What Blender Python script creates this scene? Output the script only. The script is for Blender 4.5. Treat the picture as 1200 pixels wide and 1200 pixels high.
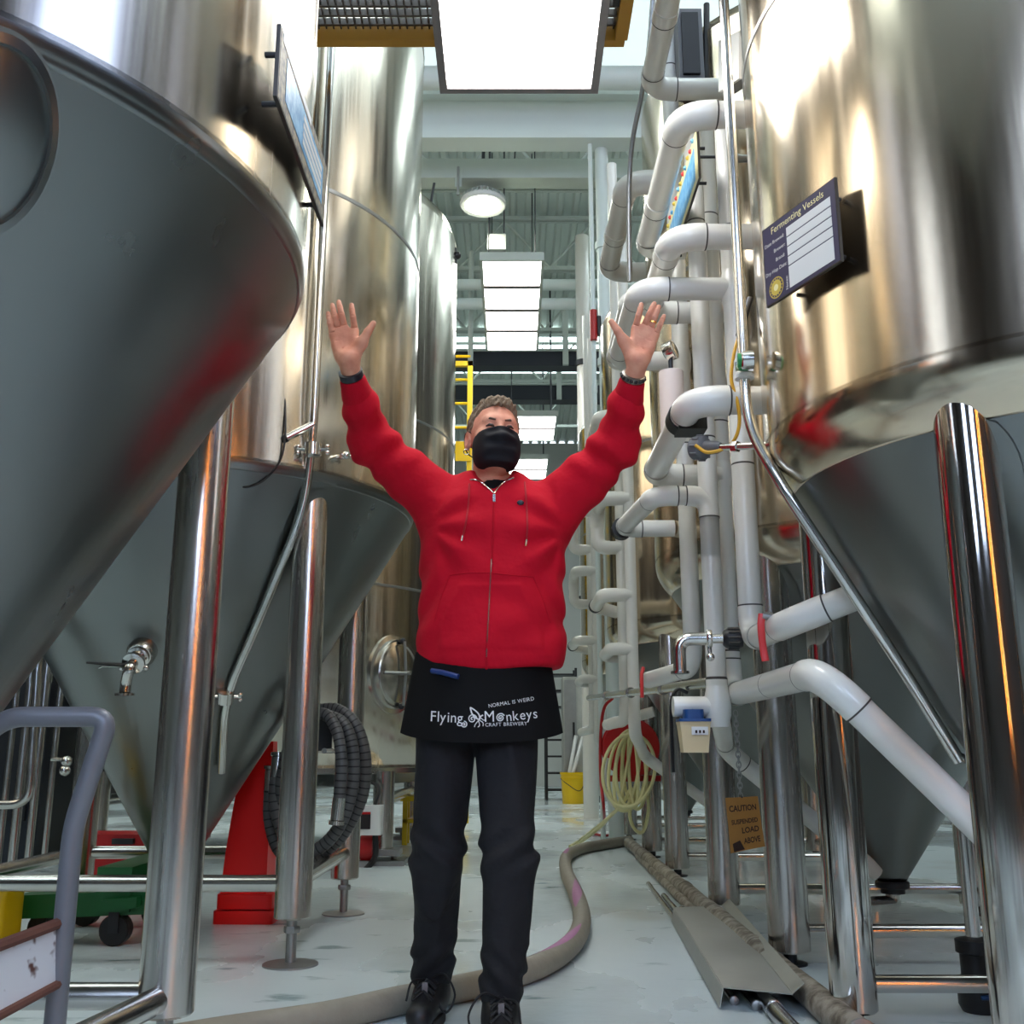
import bpy, math, random
import numpy as np
from mathutils import Vector, Matrix

for o in list(bpy.data.objects):
    bpy.data.objects.remove(o, do_unlink=True)
scene = bpy.context.scene
COL = scene.collection
random.seed(7)
rng = np.random.default_rng(7)

# ------------------------------------------------------------------ camera
PITCH = math.radians(13.2)
CAMH = 0.75
FPX = 1200.0
cam_data = bpy.data.cameras.new('camera')
cam_data.sensor_width = 36.0
cam_data.lens = 36.0
cam_data.clip_start = 0.05
cam_data.clip_end = 200
cam = bpy.data.objects.new('camera', cam_data)
COL.objects.link(cam)
cam.location = (0, 0, CAMH)
cam.rotation_euler = (math.pi / 2 + PITCH, 0, 0)
scene.camera = cam

# ------------------------------------------------------------------ world, exposure
world = bpy.data.worlds.new('world')
scene.world = world
world.use_nodes = True
bg = world.node_tree.nodes['Background']
bg.inputs[0].default_value = (0.75, 0.88, 1.0, 1)
bg.inputs[1].default_value = 1.0
scene.view_settings.view_transform = 'Standard'
scene.view_settings.look = 'None'
scene.view_settings.exposure = 0.82
scene.view_settings.gamma = 1.0
scene.view_settings.use_curve_mapping = False

LED = 7.0        # light panels over the aisle
SKY = 3.8         # added roof lights
WIN = 7.0         # fill windows added behind the camera

# ------------------------------------------------------------------ measuring helpers
CP, SP = math.cos(PITCH), math.sin(PITCH)
def ray(px, py):
    u = (px - 600) / FPX; v = (600 - py) / FPX
    return u, CP - v * SP, SP + v * CP
def A(px, py, Y):
    a, b, c = ray(px, py); t = Y / b
    return (a * t, Y, CAMH + c * t)
def AZ(px, py, z):
    a, b, c = ray(px, py); t = (z - CAMH) / c
    return (a * t, b * t, z)
def AX(px, py, X):
    a, b, c = ray(px, py); t = X / a
    return (X, b * t, CAMH + c * t)
def lin(c):
    c = c / 255.0
    return c / 12.92 if c <= 0.04045 else ((c + 0.055) / 1.055) ** 2.4
def rgb(r, g, b):
    return (lin(r), lin(g), lin(b), 1.0)

# ------------------------------------------------------------------ materials
MATS = {}
def mat(name, color, rough=0.5, metal=0.0, bump=0.0, bscale=20.0, var=0.0, vscale=4.0, stretch=(1, 1, 1),
        rvar=0.0, emit=None, estr=0.0, alpha=1.0, trans=0.0, coat=0.0, color2=None, thr=None, spec=0.5):
    m = bpy.data.materials.new(name); m.use_nodes = True
    nt = m.node_tree; N = nt.nodes; L = nt.links
    p = N['Principled BSDF']
    p.inputs['Base Color'].default_value = color
    p.inputs['Roughness'].default_value = rough
    p.inputs['Metallic'].default_value = metal
    p.inputs['Specular IOR Level'].default_value = spec
    if coat: p.inputs['Coat Weight'].default_value = coat; p.inputs['Coat Roughness'].default_value = 0.08
    if trans: p.inputs['Transmission Weight'].default_value = trans
    if emit is not None:
        p.inputs['Emission Color'].default_value = emit
        p.inputs['Emission Strength'].default_value = estr
    if var or bump or rvar or color2 is not None:
        tc = N.new('ShaderNodeTexCoord'); mp = N.new('ShaderNodeMapping')
        mp.inputs['Scale'].default_value = stretch
        L.new(tc.outputs['Object'], mp.inputs[0])
        if var or color2 is not None or rvar:
            nz = N.new('ShaderNodeTexNoise'); nz.inputs['Scale'].default_value = vscale
            nz.inputs['Detail'].default_value = 5; nz.inputs['Roughness'].default_value = 0.6
            L.new(mp.outputs[0], nz.inputs['Vector'])
            if var or color2 is not None:
                mx = N.new('ShaderNodeMix'); mx.data_type = 'RGBA'
                if thr:
                    rp = N.new('ShaderNodeValToRGB')
                    rp.color_ramp.elements[0].position = thr[0]; rp.color_ramp.elements[1].position = thr[1]
                    L.new(nz.outputs[0], rp.inputs[0]); L.new(rp.outputs[0], mx.inputs['Factor'])
                else:
                    L.new(nz.outputs[0], mx.inputs['Factor'])
                if color2 is not None:
                    c1, c2 = color, color2
                else:
                    c1 = tuple(min(1, c * (1 - var)) for c in color[:3]) + (1,)
                    c2 = tuple(min(1, c * (1 + var)) for c in color[:3]) + (1,)
                mx.inputs['A'].default_value = c1; mx.inputs['B'].default_value = c2
                L.new(mx.outputs['Result'], p.inputs['Base Color'])
            if rvar:
                mr = N.new('ShaderNodeMapRange')
                mr.inputs['To Min'].default_value = max(0.02, rough - rvar); mr.inputs['To Max'].default_value = min(1, rough + rvar)
                mr.inputs['From Min'].default_value = 0.3; mr.inputs['From Max'].default_value = 0.7
                L.new(nz.outputs[0], mr.inputs['Value']); L.new(mr.outputs[0], p.inputs['Roughness'])
        if bump:
            n2 = N.new('ShaderNodeTexNoise'); n2.inputs['Scale'].default_value = bscale; n2.inputs['Detail'].default_value = 3 if bscale > 4 else 0
            L.new(mp.outputs[0], n2.inputs['Vector'])
            b = N.new('ShaderNodeBump'); b.inputs['Strength'].default_value = bump; b.inputs['Distance'].default_value = 0.02
            L.new(n2.outputs[0], b.inputs['Height']); L.new(b.outputs[0], p.inputs['Normal'])
    MATS[name] = m
    return m

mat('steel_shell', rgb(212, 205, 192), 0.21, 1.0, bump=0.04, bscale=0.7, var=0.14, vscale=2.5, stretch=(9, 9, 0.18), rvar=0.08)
mat('steel_mirror', rgb(212, 197, 174), 0.16, 1.0, bump=0.035, bscale=0.9, var=0.06, vscale=3.0, stretch=(5, 5, 0.3), rvar=0.06)  # warm tone of the reflected surroundings is tinted into the base colour
mat('steel_cone', rgb(128, 130, 128), 0.30, 1.0, bump=0.02, bscale=1.5, var=0.06, vscale=1.5, stretch=(2, 2, 1), rvar=0.03)  # darker than the shell: dim reflections are put into the base colour
mat('steel_leg', rgb(200, 196, 190), 0.24, 1.0, var=0.08, vscale=6, stretch=(6, 6, 0.4), rvar=0.06)
mat('steel_leg_polished', rgb(200, 196, 190), 0.10, 1.0, bump=0.06, bscale=3, var=0.05, vscale=6, stretch=(4, 4, 0.4), rvar=0.04)
mat('steel_tube', rgb(205, 203, 198), 0.22, 1.0, var=0.06, vscale=10, rvar=0.05)
mat('steel_fitting', rgb(210, 208, 202), 0.18, 1.0)
mat('steel_dull', rgb(160, 160, 158), 0.42, 0.9, var=0.15, vscale=8)
mat('steel_sheet', rgb(176, 176, 168), 0.5, 0.55, var=0.25, vscale=9, rvar=0.12, bump=0.1, bscale=8)
mat('dark_steel', rgb(60, 60, 62), 0.4, 0.8, var=0.2, vscale=5)
mat('pvc', rgb(226, 224, 216), 0.28, 0.0, var=0.05, vscale=6, coat=0.3)
mat('pvc_warm', rgb(222, 206, 196), 0.5, 0.0, var=0.04, vscale=6)
mat('seam', rgb(70, 66, 62), 0.6)
mat('rubber', rgb(22, 22, 23), 0.55)
mat('black_plastic', rgb(28, 28, 30), 0.4)
mat('grey_plastic', rgb(98, 98, 100), 0.45)
mat('white_plastic', rgb(228, 228, 224), 0.35)
mat('red_plastic', rgb(250, 12, 8), 0.38, var=0.04)
mat('red_paint', rgb(178, 20, 22), 0.35)
mat('red_handle', rgb(214, 58, 58), 0.4)
mat('green_paint', rgb(18, 92, 44), 0.4, var=0.2, vscale=8)
mat('yellow_paint', rgb(240, 200, 10), 0.4, var=0.06)
mat('yellow_bucket', rgb(228, 186, 0), 0.35)
mat('yellow_cable', rgb(214, 160, 40), 0.4)
mat('yellow_hose', rgb(228, 222, 166), 0.45, var=0.1, vscale=12)
mat('wood_edge', rgb(176, 128, 34), 0.5, var=0.15, vscale=8)
mat('green_gasket', rgb(30, 140, 70), 0.4)
mat('floor_hose', rgb(150, 143, 128), 0.6, var=0.18, vscale=14, bump=0.1, bscale=40)
mat('pink_stripe', rgb(178, 120, 160), 0.6, var=0.15, vscale=20)
mat('dark_hose', rgb(84, 84, 84), 0.5, var=0.25, vscale=20)
mat('dirty_pipe', rgb(168, 160, 146), 0.55, color2=rgb(104, 94, 80), vscale=16, thr=(0.42, 0.62), bump=0.3, bscale=30)
mat('rail_paint', rgb(112, 114, 120), 0.40, 0.25, var=0.12, vscale=14, rvar=0.08)
mat('flaking_paint', rgb(206, 208, 212), 0.5, color2=rgb(84, 48, 38), vscale=4.5, thr=(0.54, 0.56), bump=0.4, bscale=7)
mat('rust', rgb(96, 58, 46), 0.8, var=0.3, vscale=20)
mat('beige_plastic', rgb(218, 196, 152), 0.4)
mat('blue_lid', rgb(26, 72, 130), 0.4)
mat('cardboard', rgb(160, 112, 50), 0.8, var=0.15, vscale=20)
mat('ink', rgb(48, 26, 14), 0.8)
mat('sign_navy', rgb(30, 24, 72), 0.35)
mat('sign_white', rgb(222, 222, 220), 0.4, var=0.03)
mat('sign_gold', rgb(206, 178, 70), 0.45)
mat('sign_cream', rgb(236, 226, 170), 0.45)
mat('sign_blue', rgb(66, 150, 205), 0.35, color2=rgb(130, 190, 225), vscale=30, thr=(0.4, 0.6))
mat('sign_tan', rgb(150, 138, 110), 0.5, color2=rgb(90, 84, 80), vscale=60, thr=(0.4, 0.6))
mat('sign_edge', rgb(60, 56, 52), 0.4, 0.5)
mat('orange_glow', rgb(255, 120, 40), 0.5, emit=(1.0, 0.30, 0.05, 1), estr=14)
mat('amber_glow', rgb(255, 200, 110), 0.5, emit=(1.0, 0.62, 0.25, 1), estr=7)
mat('led', (0.9, 0.9, 0.9, 1), 0.5, emit=(1.0, 1.0, 0.98, 1), estr=LED)
mat('lamp_glow', (0.9, 0.9, 0.9, 1), 0.5, emit=(0.96, 1.0, 0.82, 1), estr=22)
mat('added_roof_light', (0.9, 0.9, 0.9, 1), 0.5, emit=(0.82, 0.97, 1.0, 1), estr=SKY)
mat('roof_frosted', (0.9, 0.9, 0.9, 1), 0.5, emit=(0.80, 0.96, 1.0, 1), estr=0.42)
mat('window_fill', (0.9, 0.9, 0.9, 1), 0.5, emit=(0.55, 0.70, 1.0, 1), estr=WIN)
mat('window_blue', (0.9, 0.9, 0.9, 1), 0.5, emit=(0.45, 0.58, 1.0, 1), estr=2.0)
mat('window_warm', (0.9, 0.9, 0.9, 1), 0.5, emit=(1.0, 0.80, 0.54, 1), estr=1.0)
mat('frame_grey', rgb(128, 122, 122), 0.4, 0.4)
mat('white_steel', rgb(222, 232, 228), 0.45, var=0.04, vscale=3)
mat('joist_paint', rgb(186, 194, 186), 0.5, var=0.06)
mat('deck', rgb(206, 214, 206), 0.5, var=0.06, vscale=2)
mat('duct_dark', rgb(34, 38, 46), 0.5)
mat('wall_pale', rgb(196, 198, 192), 0.7, var=0.06, vscale=1)
mat('wall_dark', rgb(58, 54, 52), 0.8, var=0.1, vscale=1)
mat('grate', rgb(110, 104, 100), 0.4, 0.8)
mat('hoodie', rgb(188, 2, 33), 0.85, var=0.05, vscale=8, bump=0.45, bscale=13, spec=0.25)
mat('hoodie_rib', rgb(180, 2, 31), 0.88, bump=0.2, bscale=300, spec=0.25)
mat('cord', rgb(170, 12, 30), 0.7)
mat('jeans', rgb(29, 29, 32), 0.8, var=0.35, vscale=5, bump=0.6, bscale=12, spec=0.3)
mat('apron', rgb(10, 10, 11), 0.8, bump=0.05, bscale=300, spec=0.2)
mat('apron_print', rgb(222, 222, 222), 0.7)
mat('pen_blue', rgb(24, 52, 110), 0.4)
mat('mask_cloth', rgb(17, 17, 22), 0.75, bump=0.05, bscale=300, spec=0.3)
mat('skin', rgb(216, 156, 128), 0.6, color2=rgb(196, 122, 98), vscale=22, thr=(0.35, 0.75), bump=0.08, bscale=90, spec=0.35)
mat('hair', rgb(150, 128, 100), 0.6, color2=rgb(84, 68, 52), vscale=60, bump=0.8, bscale=120, stretch=(1, 1, 0.5))
mat('hair_dark', rgb(76, 54, 42), 0.7)
mat('eye', rgb(60, 46, 42), 0.2)
mat('boot', rgb(24, 24, 26), 0.45, var=0.2, vscale=10)
mat('boot_sole', rgb(40, 38, 36), 0.7)
mat('lace', rgb(16, 16, 17), 0.7)
mat('gold', rgb(220, 190, 110), 0.2, 1.0)
mat('watch_steel', rgb(120, 112, 104), 0.3, 0.9)
mat('band_dark', rgb(18, 20, 34), 0.45)

def floor_material():
    m = bpy.data.materials.new('floor_epoxy'); m.use_nodes = True
    nt = m.node_tree; N = nt.nodes; L = nt.links; p = N['Principled BSDF']
    tc = N.new('ShaderNodeTexCoord')
    def noise(scale, detail=5, st=(1, 1, 1)):
        mp = N.new('ShaderNodeMapping'); mp.inputs['Scale'].default_value = st
        L.new(tc.outputs['Object'], mp.inputs[0])
        n = N.new('ShaderNodeTexNoise'); n.inputs['Scale'].default_value = scale; n.inputs['Detail'].default_value = detail
        L.new(mp.outputs[0], n.inputs['Vector']); return n
    def ramp(src, a, b):
        r = N.new('ShaderNodeValToRGB'); r.color_ramp.elements[0].position = a; r.color_ramp.elements[1].position = b
        L.new(src.outputs[0], r.inputs[0]); return r
    def mix(fac, c1, c2):
        x = N.new('ShaderNodeMix'); x.data_type = 'RGBA'
        L.new(fac, x.inputs['Factor'])
        for s, c in (('A', c1), ('B', c2)):
            if isinstance(c, tuple): x.inputs[s].default_value = c
            else: L.new(c, x.inputs[s])
        return x.outputs['Result']
    base = mix(noise(1.3).outputs[0], rgb(196, 210, 212), rgb(220, 229, 230))
    worn = mix(ramp(noise(3.2, 8, (1, 2.2, 1)), 0.63, 0.70).outputs[0], base, rgb(128, 152, 154))
    tan = mix(ramp(noise(0.55, 4), 0.58, 0.75).outputs[0], worn, rgb(150, 138, 116))
    fleck = mix(ramp(noise(140, 2), 0.66, 0.72).outputs[0], tan, rgb(214, 222, 222))
    L.new(fleck, p.inputs['Base Color'])
    mr = N.new('ShaderNodeMapRange'); mr.inputs['From Min'].default_value = 0.45; mr.inputs['From Max'].default_value = 0.58
    mr.inputs['To Min'].default_value = 0.34; mr.inputs['To Max'].default_value = 0.07
    L.new(noise(0.8, 6, (1, 0.6, 1)).outputs[0], mr.inputs['Value']); L.new(mr.outputs[0], p.inputs['Roughness'])
    b = N.new('ShaderNodeBump'); b.inputs['Strength'].default_value = 0.12; b.inputs['Distance'].default_value = 0.01
    L.new(noise(18, 4).outputs[0], b.inputs['Height']); L.new(b.outputs[0], p.inputs['Normal'])
    MATS['floor'] = m
floor_material()

# ------------------------------------------------------------------ mesh building
ORG = {}
def norm(v):
    v = np.asarray(v, float); n = np.linalg.norm(v)
    return v / n if n > 1e-12 else v

class G:
    """collects shapes in world coordinates; build() makes ONE mesh object"""
    def __init__(self):
        self.v = []; self.f = []; self.n = 0
    def add(self, v, f):
        v = np.asarray(v, float).reshape(-1, 3)
        self.v.append(v); self.f += [tuple(i + self.n for i in q) for q in f]; self.n += len(v); return self
    def box(self, lo, hi):
        x0, y0, z0 = lo; x1, y1, z1 = hi
        v = [(x0, y0, z0), (x1, y0, z0), (x1, y1, z0), (x0, y1, z0), (x0, y0, z1), (x1, y0, z1), (x1, y1, z1), (x0, y1, z1)]
        return self.add(v, [(0, 3, 2, 1), (4, 5, 6, 7), (0, 1, 5, 4), (1, 2, 6, 5), (2, 3, 7, 6), (3, 0, 4, 7)])
    def hexa(self, p8):
        return self.add(p8, [(0, 3, 2, 1), (4, 5, 6, 7), (0, 1, 5, 4), (1, 2, 6, 5), (2, 3, 7, 6), (3, 0, 4, 7)])
    def rbox(self, lo, hi, r, seg=3):
        # box with rounded vertical edges
        x0, y0, z0 = lo; x1, y1, z1 = hi
        pts = []
        for cx, cy, a0 in ((x1 - r, y1 - r, 0), (x0 + r, y1 - r, 90), (x0 + r, y0 + r, 180), (x1 - r, y0 + r, 270)):
            for k in range(seg + 1):
                a = math.radians(a0 + 90 * k / seg); pts.append((cx + r * math.cos(a), cy + r * math.sin(a)))
        return self.prism([(x, y, z0) for x, y in pts], (0, 0, z1 - z0))
    def prism(self, pts, d):
        pts = np.asarray(pts, float); n = len(pts); d = np.asarray(d, float)
        v = np.vstack([pts, pts + d])
        f = [tuple(range(n - 1, -1, -1)), tuple(range(n, 2 * n))] + [(i, (i + 1) % n, n + (i + 1) % n, n + i) for i in range(n)]
        return self.add(v, f)
    def sweep(self, pts, r, seg=16, cap=True, closed=False, flat=1.0, up=None):
        P = np.asarray(pts, float); n = len(P)
        r = np.broadcast_to(np.asarray(r, float), (n,))
        T = np.zeros_like(P)
        if closed:
            T = np.roll(P, -1, 0) - np.roll(P, 1, 0)
        else:
            T[1:-1] = P[2:] - P[:-2]; T[0] = P[1] - P[0]; T[-1] = P[-1] - P[-2]
        T /= np.maximum(np.linalg.norm(T, axis=1, keepdims=True), 1e-9)
        ref = np.array(up if up is not None else ((0, 0, 1.0) if abs(T[0][2]) < 0.9 else (1.0, 0, 0)))
        u = norm(np.cross(T[0], ref)); V = []
        a = np.linspace(0, 2 * math.pi, seg, endpoint=False); ca, sa = np.cos(a), np.sin(a)
        for i in range(n):
            if up is not None: u = norm(np.cross(T[i], ref))
            else: u = norm(u - T[i] * np.dot(u, T[i]))
            w = np.cross(T[i], u)
            V.append(P[i] + r[i] * (ca[:, None] * u + flat * sa[:, None] * w))
        V = np.vstack(V); f = []
        for i in range(n if closed else n - 1):
            j = (i + 1) % n
            for k in range(seg):
                f.append((i * seg + k, i * seg + (k + 1) % seg, j * seg + (k + 1) % seg, j * seg + k))
        if cap and not closed:
            f.append(tuple(range(seg - 1, -1, -1))); f.append(tuple(range((n - 1) * seg, n * seg)))
        return self.add(V, f)
    def tube(self, pts, r, bend=0.0, seg=16, cap=True):
        return self.sweep(fillet(pts, bend) if bend else pts, r, seg, cap)
    def lathe(self, prof, c=(0, 0, 0), seg=48, axis=(0, 0, 1), closed=False):
        # prof: (radius, height) along axis
        ax = norm(axis); ref = np.array((1.0, 0, 0)) if abs(ax[0]) < 0.9 else np.array((0, 1.0, 0))
        u = norm(np.cross(ax, np.cross(ref, ax))); w = np.cross(ax, u)
        a = np.linspace(0, 2 * math.pi, seg, endpoint=False)
        ring = np.cos(a)[:, None] * u + np.sin(a)[:, None] * w
        V = np.vstack([np.asarray(c) + ax * h + ring * max(rr, 1e-5) for rr, h in prof])
        n = len(prof); f = []
        for i in range(n - 1 + (1 if closed else 0)):
            j = (i + 1) % n
            for k in range(seg):
                f.append((i * seg + k, i * seg + (k + 1) % seg, j * seg + (k + 1) % seg, j * seg + k))
        if not closed:
            if prof[0][0] > 1e-4: f.append(tuple(range(seg - 1, -1, -1)))
            if prof[-1][0] > 1e-4: f.append(tuple(range((n - 1) * seg, n * seg)))
        return self.add(V, f)
    def ball(self, c, r, seg=16, rings=10, sc=(1, 1, 1)):
        prof = [(r * math.sin(math.pi * k / rings), -r * math.cos(math.pi * k / rings)) for k in range(rings + 1)]
        g = G().lathe(prof, (0, 0, 0), seg)
        v = np.vstack(g.v) * np.asarray(sc) + np.asarray(c)
        return self.add(v, g.f)
    def build(self, name, material, parent=None, smooth=True, origin=None, ang=38):
        v = np.vstack(self.v)
        if parent is not None: o0 = ORG[parent.name]
        elif origin is not None: o0 = np.asarray(origin, float)
        else: o0 = np.array([(v[:, 0].min() + v[:, 0].max()) / 2, (v[:, 1].min() + v[:, 1].max()) / 2, v[:, 2].min()])
        me = bpy.data.meshes.new(name)
        me.from_pydata((v - o0).tolist(), [], self.f)
        me.materials.append(MATS[material] if isinstance(material, str) else material)
        if smooth:
            me.shade_smooth(); me.set_sharp_from_angle(angle=math.radians(ang))
        me.update()
        o = bpy.data.objects.new(name, me); COL.objects.link(o)
        if parent is not None: o.parent = parent
        else: o.location = Vector(o0.tolist())
        ORG[o.name] = np.asarray(o0, float)
        return o

def fillet(pts, r, n=7):
    P = [np.asarray(p, float) for p in pts]; out = [P[0]]
    for i in range(1, len(P) - 1):
        a, b, c = P[i - 1], P[i], P[i + 1]
        d1, d2 = norm(a - b), norm(c - b)
        l = min(r, 0.49 * np.linalg.norm(a - b), 0.49 * np.linalg.norm(c - b))
        cs = np.dot(d1, d2)
        if cs < -0.999: out.append(b); continue
        p1, p2 = b + d1 * l, b + d2 * l
        for k in range(n + 1):
            t = k / n
            out.append((1 - t) ** 2 * p1 + 2 * t * (1 - t) * b + t * t * p2)
    out.append(P[-1]); return out
def spline(pts, per=8, closed=False):
    P = [np.asarray(p, float) for p in pts]; n = len(P); out = []
    rngi = range(n if closed else n - 1)
    for i in rngi:
        p0 = P[(i - 1) % n] if (closed or i > 0) else 2 * P[0] - P[1]
        p1, p2 = P[i], P[(i + 1) % n]
        p3 = P[(i + 2) % n] if (closed or i + 2 < n) else 2 * P[-1] - P[-2]
        for k in range(per):
            t = k / per
            out.append(0.5 * ((2 * p1) + (-p0 + p2) * t + (2 * p0 - 5 * p1 + 4 * p2 - p3) * t * t + (-p0 + 3 * p1 - 3 * p2 + p3) * t ** 3))
    if not closed: out.append(P[-1])
    return out

def tag(o, label=None, cat=None, group=None, kind=None):
    if label: o['label'] = label
    if cat: o['category'] = cat
    if group: o['group'] = group
    if kind: o['kind'] = kind
    return o
def thing(name, label, cat, loc, group=None):
    o = bpy.data.objects.new(name, None); COL.objects.link(o)
    o.empty_display_size = 0.1
    o.location = Vector([float(c) for c in loc]); ORG[o.name] = np.asarray(loc, float)
    return tag(o, label, cat, group)
def copy_tree(root, offset, label=None):
    kids = [c for c in bpy.data.objects if c.parent == root]
    r = root.copy(); COL.objects.link(r); r.location = root.location + Vector(offset)
    if label: r['label'] = label
    for ch in kids:
        sub = [c for c in bpy.data.objects if c.parent == ch]
        c = ch.copy(); COL.objects.link(c); c.parent = r
        for g in sub:
            d = g.copy(); COL.objects.link(d); d.parent = c
    ORG[r.name] = ORG[root.name] + np.asarray(offset)
    return r
def text_geo(s, size, shear=0.0, bold=0.0):
    cu = bpy.data.curves.new('text', 'FONT'); cu.body = s; cu.size = size; cu.align_x = 'LEFT'; cu.shear = shear
    cu.resolution_u = 3; cu.offset = bold * size
    ob = bpy.data.objects.new('text', cu); COL.objects.link(ob)
    dg = bpy.context.evaluated_depsgraph_get(); dg.update()
    me = bpy.data.meshes.new_from_object(ob.evaluated_get(dg))
    v = np.array([p.co[:] for p in me.vertices]) if len(me.vertices) else np.zeros((0, 3))
    f = [tuple(p.vertices) for p in me.polygons]
    bpy.data.objects.remove(ob); bpy.data.meshes.remove(me); bpy.data.curves.remove(cu)
    return v, f
# ================================================================== the setting
XL, XR, YF, YB, ZC = -7.5, 5.5, -5.0, 24.0, 8.1
def structure(o): return tag(o, kind='structure')
structure(G().box((XL, YF, -0.2), (XR, YB, 0)).build('floor', 'floor', smooth=False, origin=(0, 0, 0)))
structure(G().box((XL - 0.2, YF, 0), (XL, YB, ZC)).build('wall_left', 'wall_dark', smooth=False))
structure(G().box((XR, YF, 0), (XR + 0.2, YB, ZC)).build('wall_right', 'wall_dark', smooth=False))
structure(G().box((XL, YB, 0), (XR, YB + 0.2, ZC)).build('wall_back', 'wall_pale', smooth=False))
structure(G().box((XL, YF - 0.2, 0), (XR, YF, ZC)).build('wall_front', 'wall_dark', smooth=False))
# corrugated roof deck, ribs running along the aisle
g = G(); x = XL; prof = []
while x < XR:
    prof += [(x, ZC), (x + 0.06, ZC), (x + 0.09, ZC + 0.06), (x + 0.19, ZC + 0.06), (x + 0.22, ZC)]; x += 0.22
V = [(a, YF, b) for a, b in prof] + [(a, YB, b) for a, b in prof]; n = len(prof)
g.add(V, [(i, i + 1, n + i + 1, n + i) for i in range(n - 1)])
g.box((XL, YF, ZC + 0.08), (XR, YB, ZC + 0.2))
structure(g.build('ceiling', 'deck', smooth=False))
# windows added behind the camera as front fill, and roof lights in the deck
def window(i, lo, hi, frame='frame_grey', m='window_fill', axis='y'):
    w = G()
    (x0, y0, z0), (x1, y1, z1) = lo, hi
    w.box(lo, hi); o = structure(w.build('window_%d' % i, m, smooth=False))
    f = G(); t = 0.05
    if axis == 'y':
        for a, b in ((x0 - t, x0), (x1, x1 + t), ((x0 + x1) / 2 - 0.02, (x0 + x1) / 2 + 0.02)): f.box((a, y0 - 0.01, z0 - t), (b, y1 + 0.03, z1 + t))
        for a, b in ((z0 - t, z0), (z1, z1 + t), ((z0 + z1) / 2 - 0.02, (z0 + z1) / 2 + 0.02)): f.box((x0 - t, y0 - 0.01, a), (x1 + t, y1 + 0.03, b))
    else:
        for a, b in ((x0 - t, x0), (x1, x1 + t)): f.box((a, y0 - t, z0 - 0.03), (b, y1 + t, z1 + 0.01))
        for a, b in ((y0 - t, y0), (y1, y1 + t)): f.box((x0 - t, a, z0 - 0.03), (x1 + t, b, z1 + 0.01))
    f.build('window_frame', frame, o, smooth=False)
    return o
window(1, (-2.9, YF, 2.6), (-1.5, YF + 0.03, 6.6))
window(2, (0.7, YF, 2.6), (2.1, YF + 0.03, 6.6))
i = 3
for (x0, y0, x1, y1) in ((-2.6, 8.7, 2.6, 9.9), (-5.9, 0.0, -5.2, 6.0), (-4.5, 0.0, -3.8, 6.0), (-5.9, 8.5, -5.2, 15.0), (-4.5, 8.5, -3.8, 15.0),
                         (2.8, 0.0, 3.5, 6.0), (4.2, 0.0, 4.9, 6.0), (2.8, 8.5, 3.5, 15.0), (4.2, 8.5, 4.9, 15.0),
                         (-1.6, -0.5, -0.9, 3.6), (0.9, -0.5, 1.6, 3.6), (-1.5, 17.2, 1.8, 19.0)):
    window(i, (x0, y0, ZC - 0.06), (x1, y1, ZC - 0.02), 'white_steel', 'roof_frosted' if i == 3 else 'added_roof_light', 'z'); i += 1  # all but the frosted one are added for light and streaky reflections

# high side windows: blue sky and low warm daylight
def side_window(i, x, y0, y1, z0, z1, m):
    s = -1 if x > 0 else 1
    xa, xb = sorted((x, x + s * 0.03)); o = structure(G().box((xa, y0, z0), (xb, y1, z1)).build('window_%d' % i, m, smooth=False))
    f = G(); xa, xb = sorted((x, x + s * 0.06))
    for k in range(int(round((y1 - y0) / 1.0)) + 1):
        y = y0 + (y1 - y0) * k / int(round((y1 - y0) / 1.0)); f.box((xa, y - 0.04, z0 - 0.05), (xb, y + 0.04, z1 + 0.05))
    for z in (z0, z1): f.box((xa, y0, z - 0.05), (xb, y1, z + 0.05))
    f.build('window_frame', 'frame_grey', o, smooth=False)
side_window(i, XR, -1.9, 0.6, 5.0, 7.6, 'window_blue')
side_window(i + 1, XR, 3.0, 5.4, 5.0, 7.4, 'window_warm')
side_window(i + 2, XL, 3.4, 10.0, 4.4, 7.8, 'window_warm')
# roof steelwork
def joist(Y, ztop=8.02, zbot=7.26, label=None):
    t = thing('roof_joist', label, 'roof joist', (0, Y, zbot))
    for z in (zbot, ztop):
        G().box((XL, Y - 0.06, z - 0.05), (XR, Y - 0.01, z)).box((XL, Y + 0.01, z - 0.05), (XR, Y + 0.06, z)).build('chord', 'joist_paint', t, smooth=False)
    x = -3.2; s = 1
    while x < 3.2:
        a, b = (x, Y, zbot), (x + 0.62, Y, ztop - 0.05)
        if s < 0: a, b = (x, Y, ztop - 0.05), (x + 0.62, Y, zbot)
        G().sweep([a, b], 0.018, 8).build('web', 'joist_paint', t)
        x += 0.62; s = -s
ORD = ['first', 'second', 'third', 'fourth', 'fifth', 'sixth']
for k, Y in enumerate((10.9, 13.0, 15.1, 17.4, 20.0)):
    joist(Y, label='pale green open web roof joist, %s beyond the white girder' % ORD[k])
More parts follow.
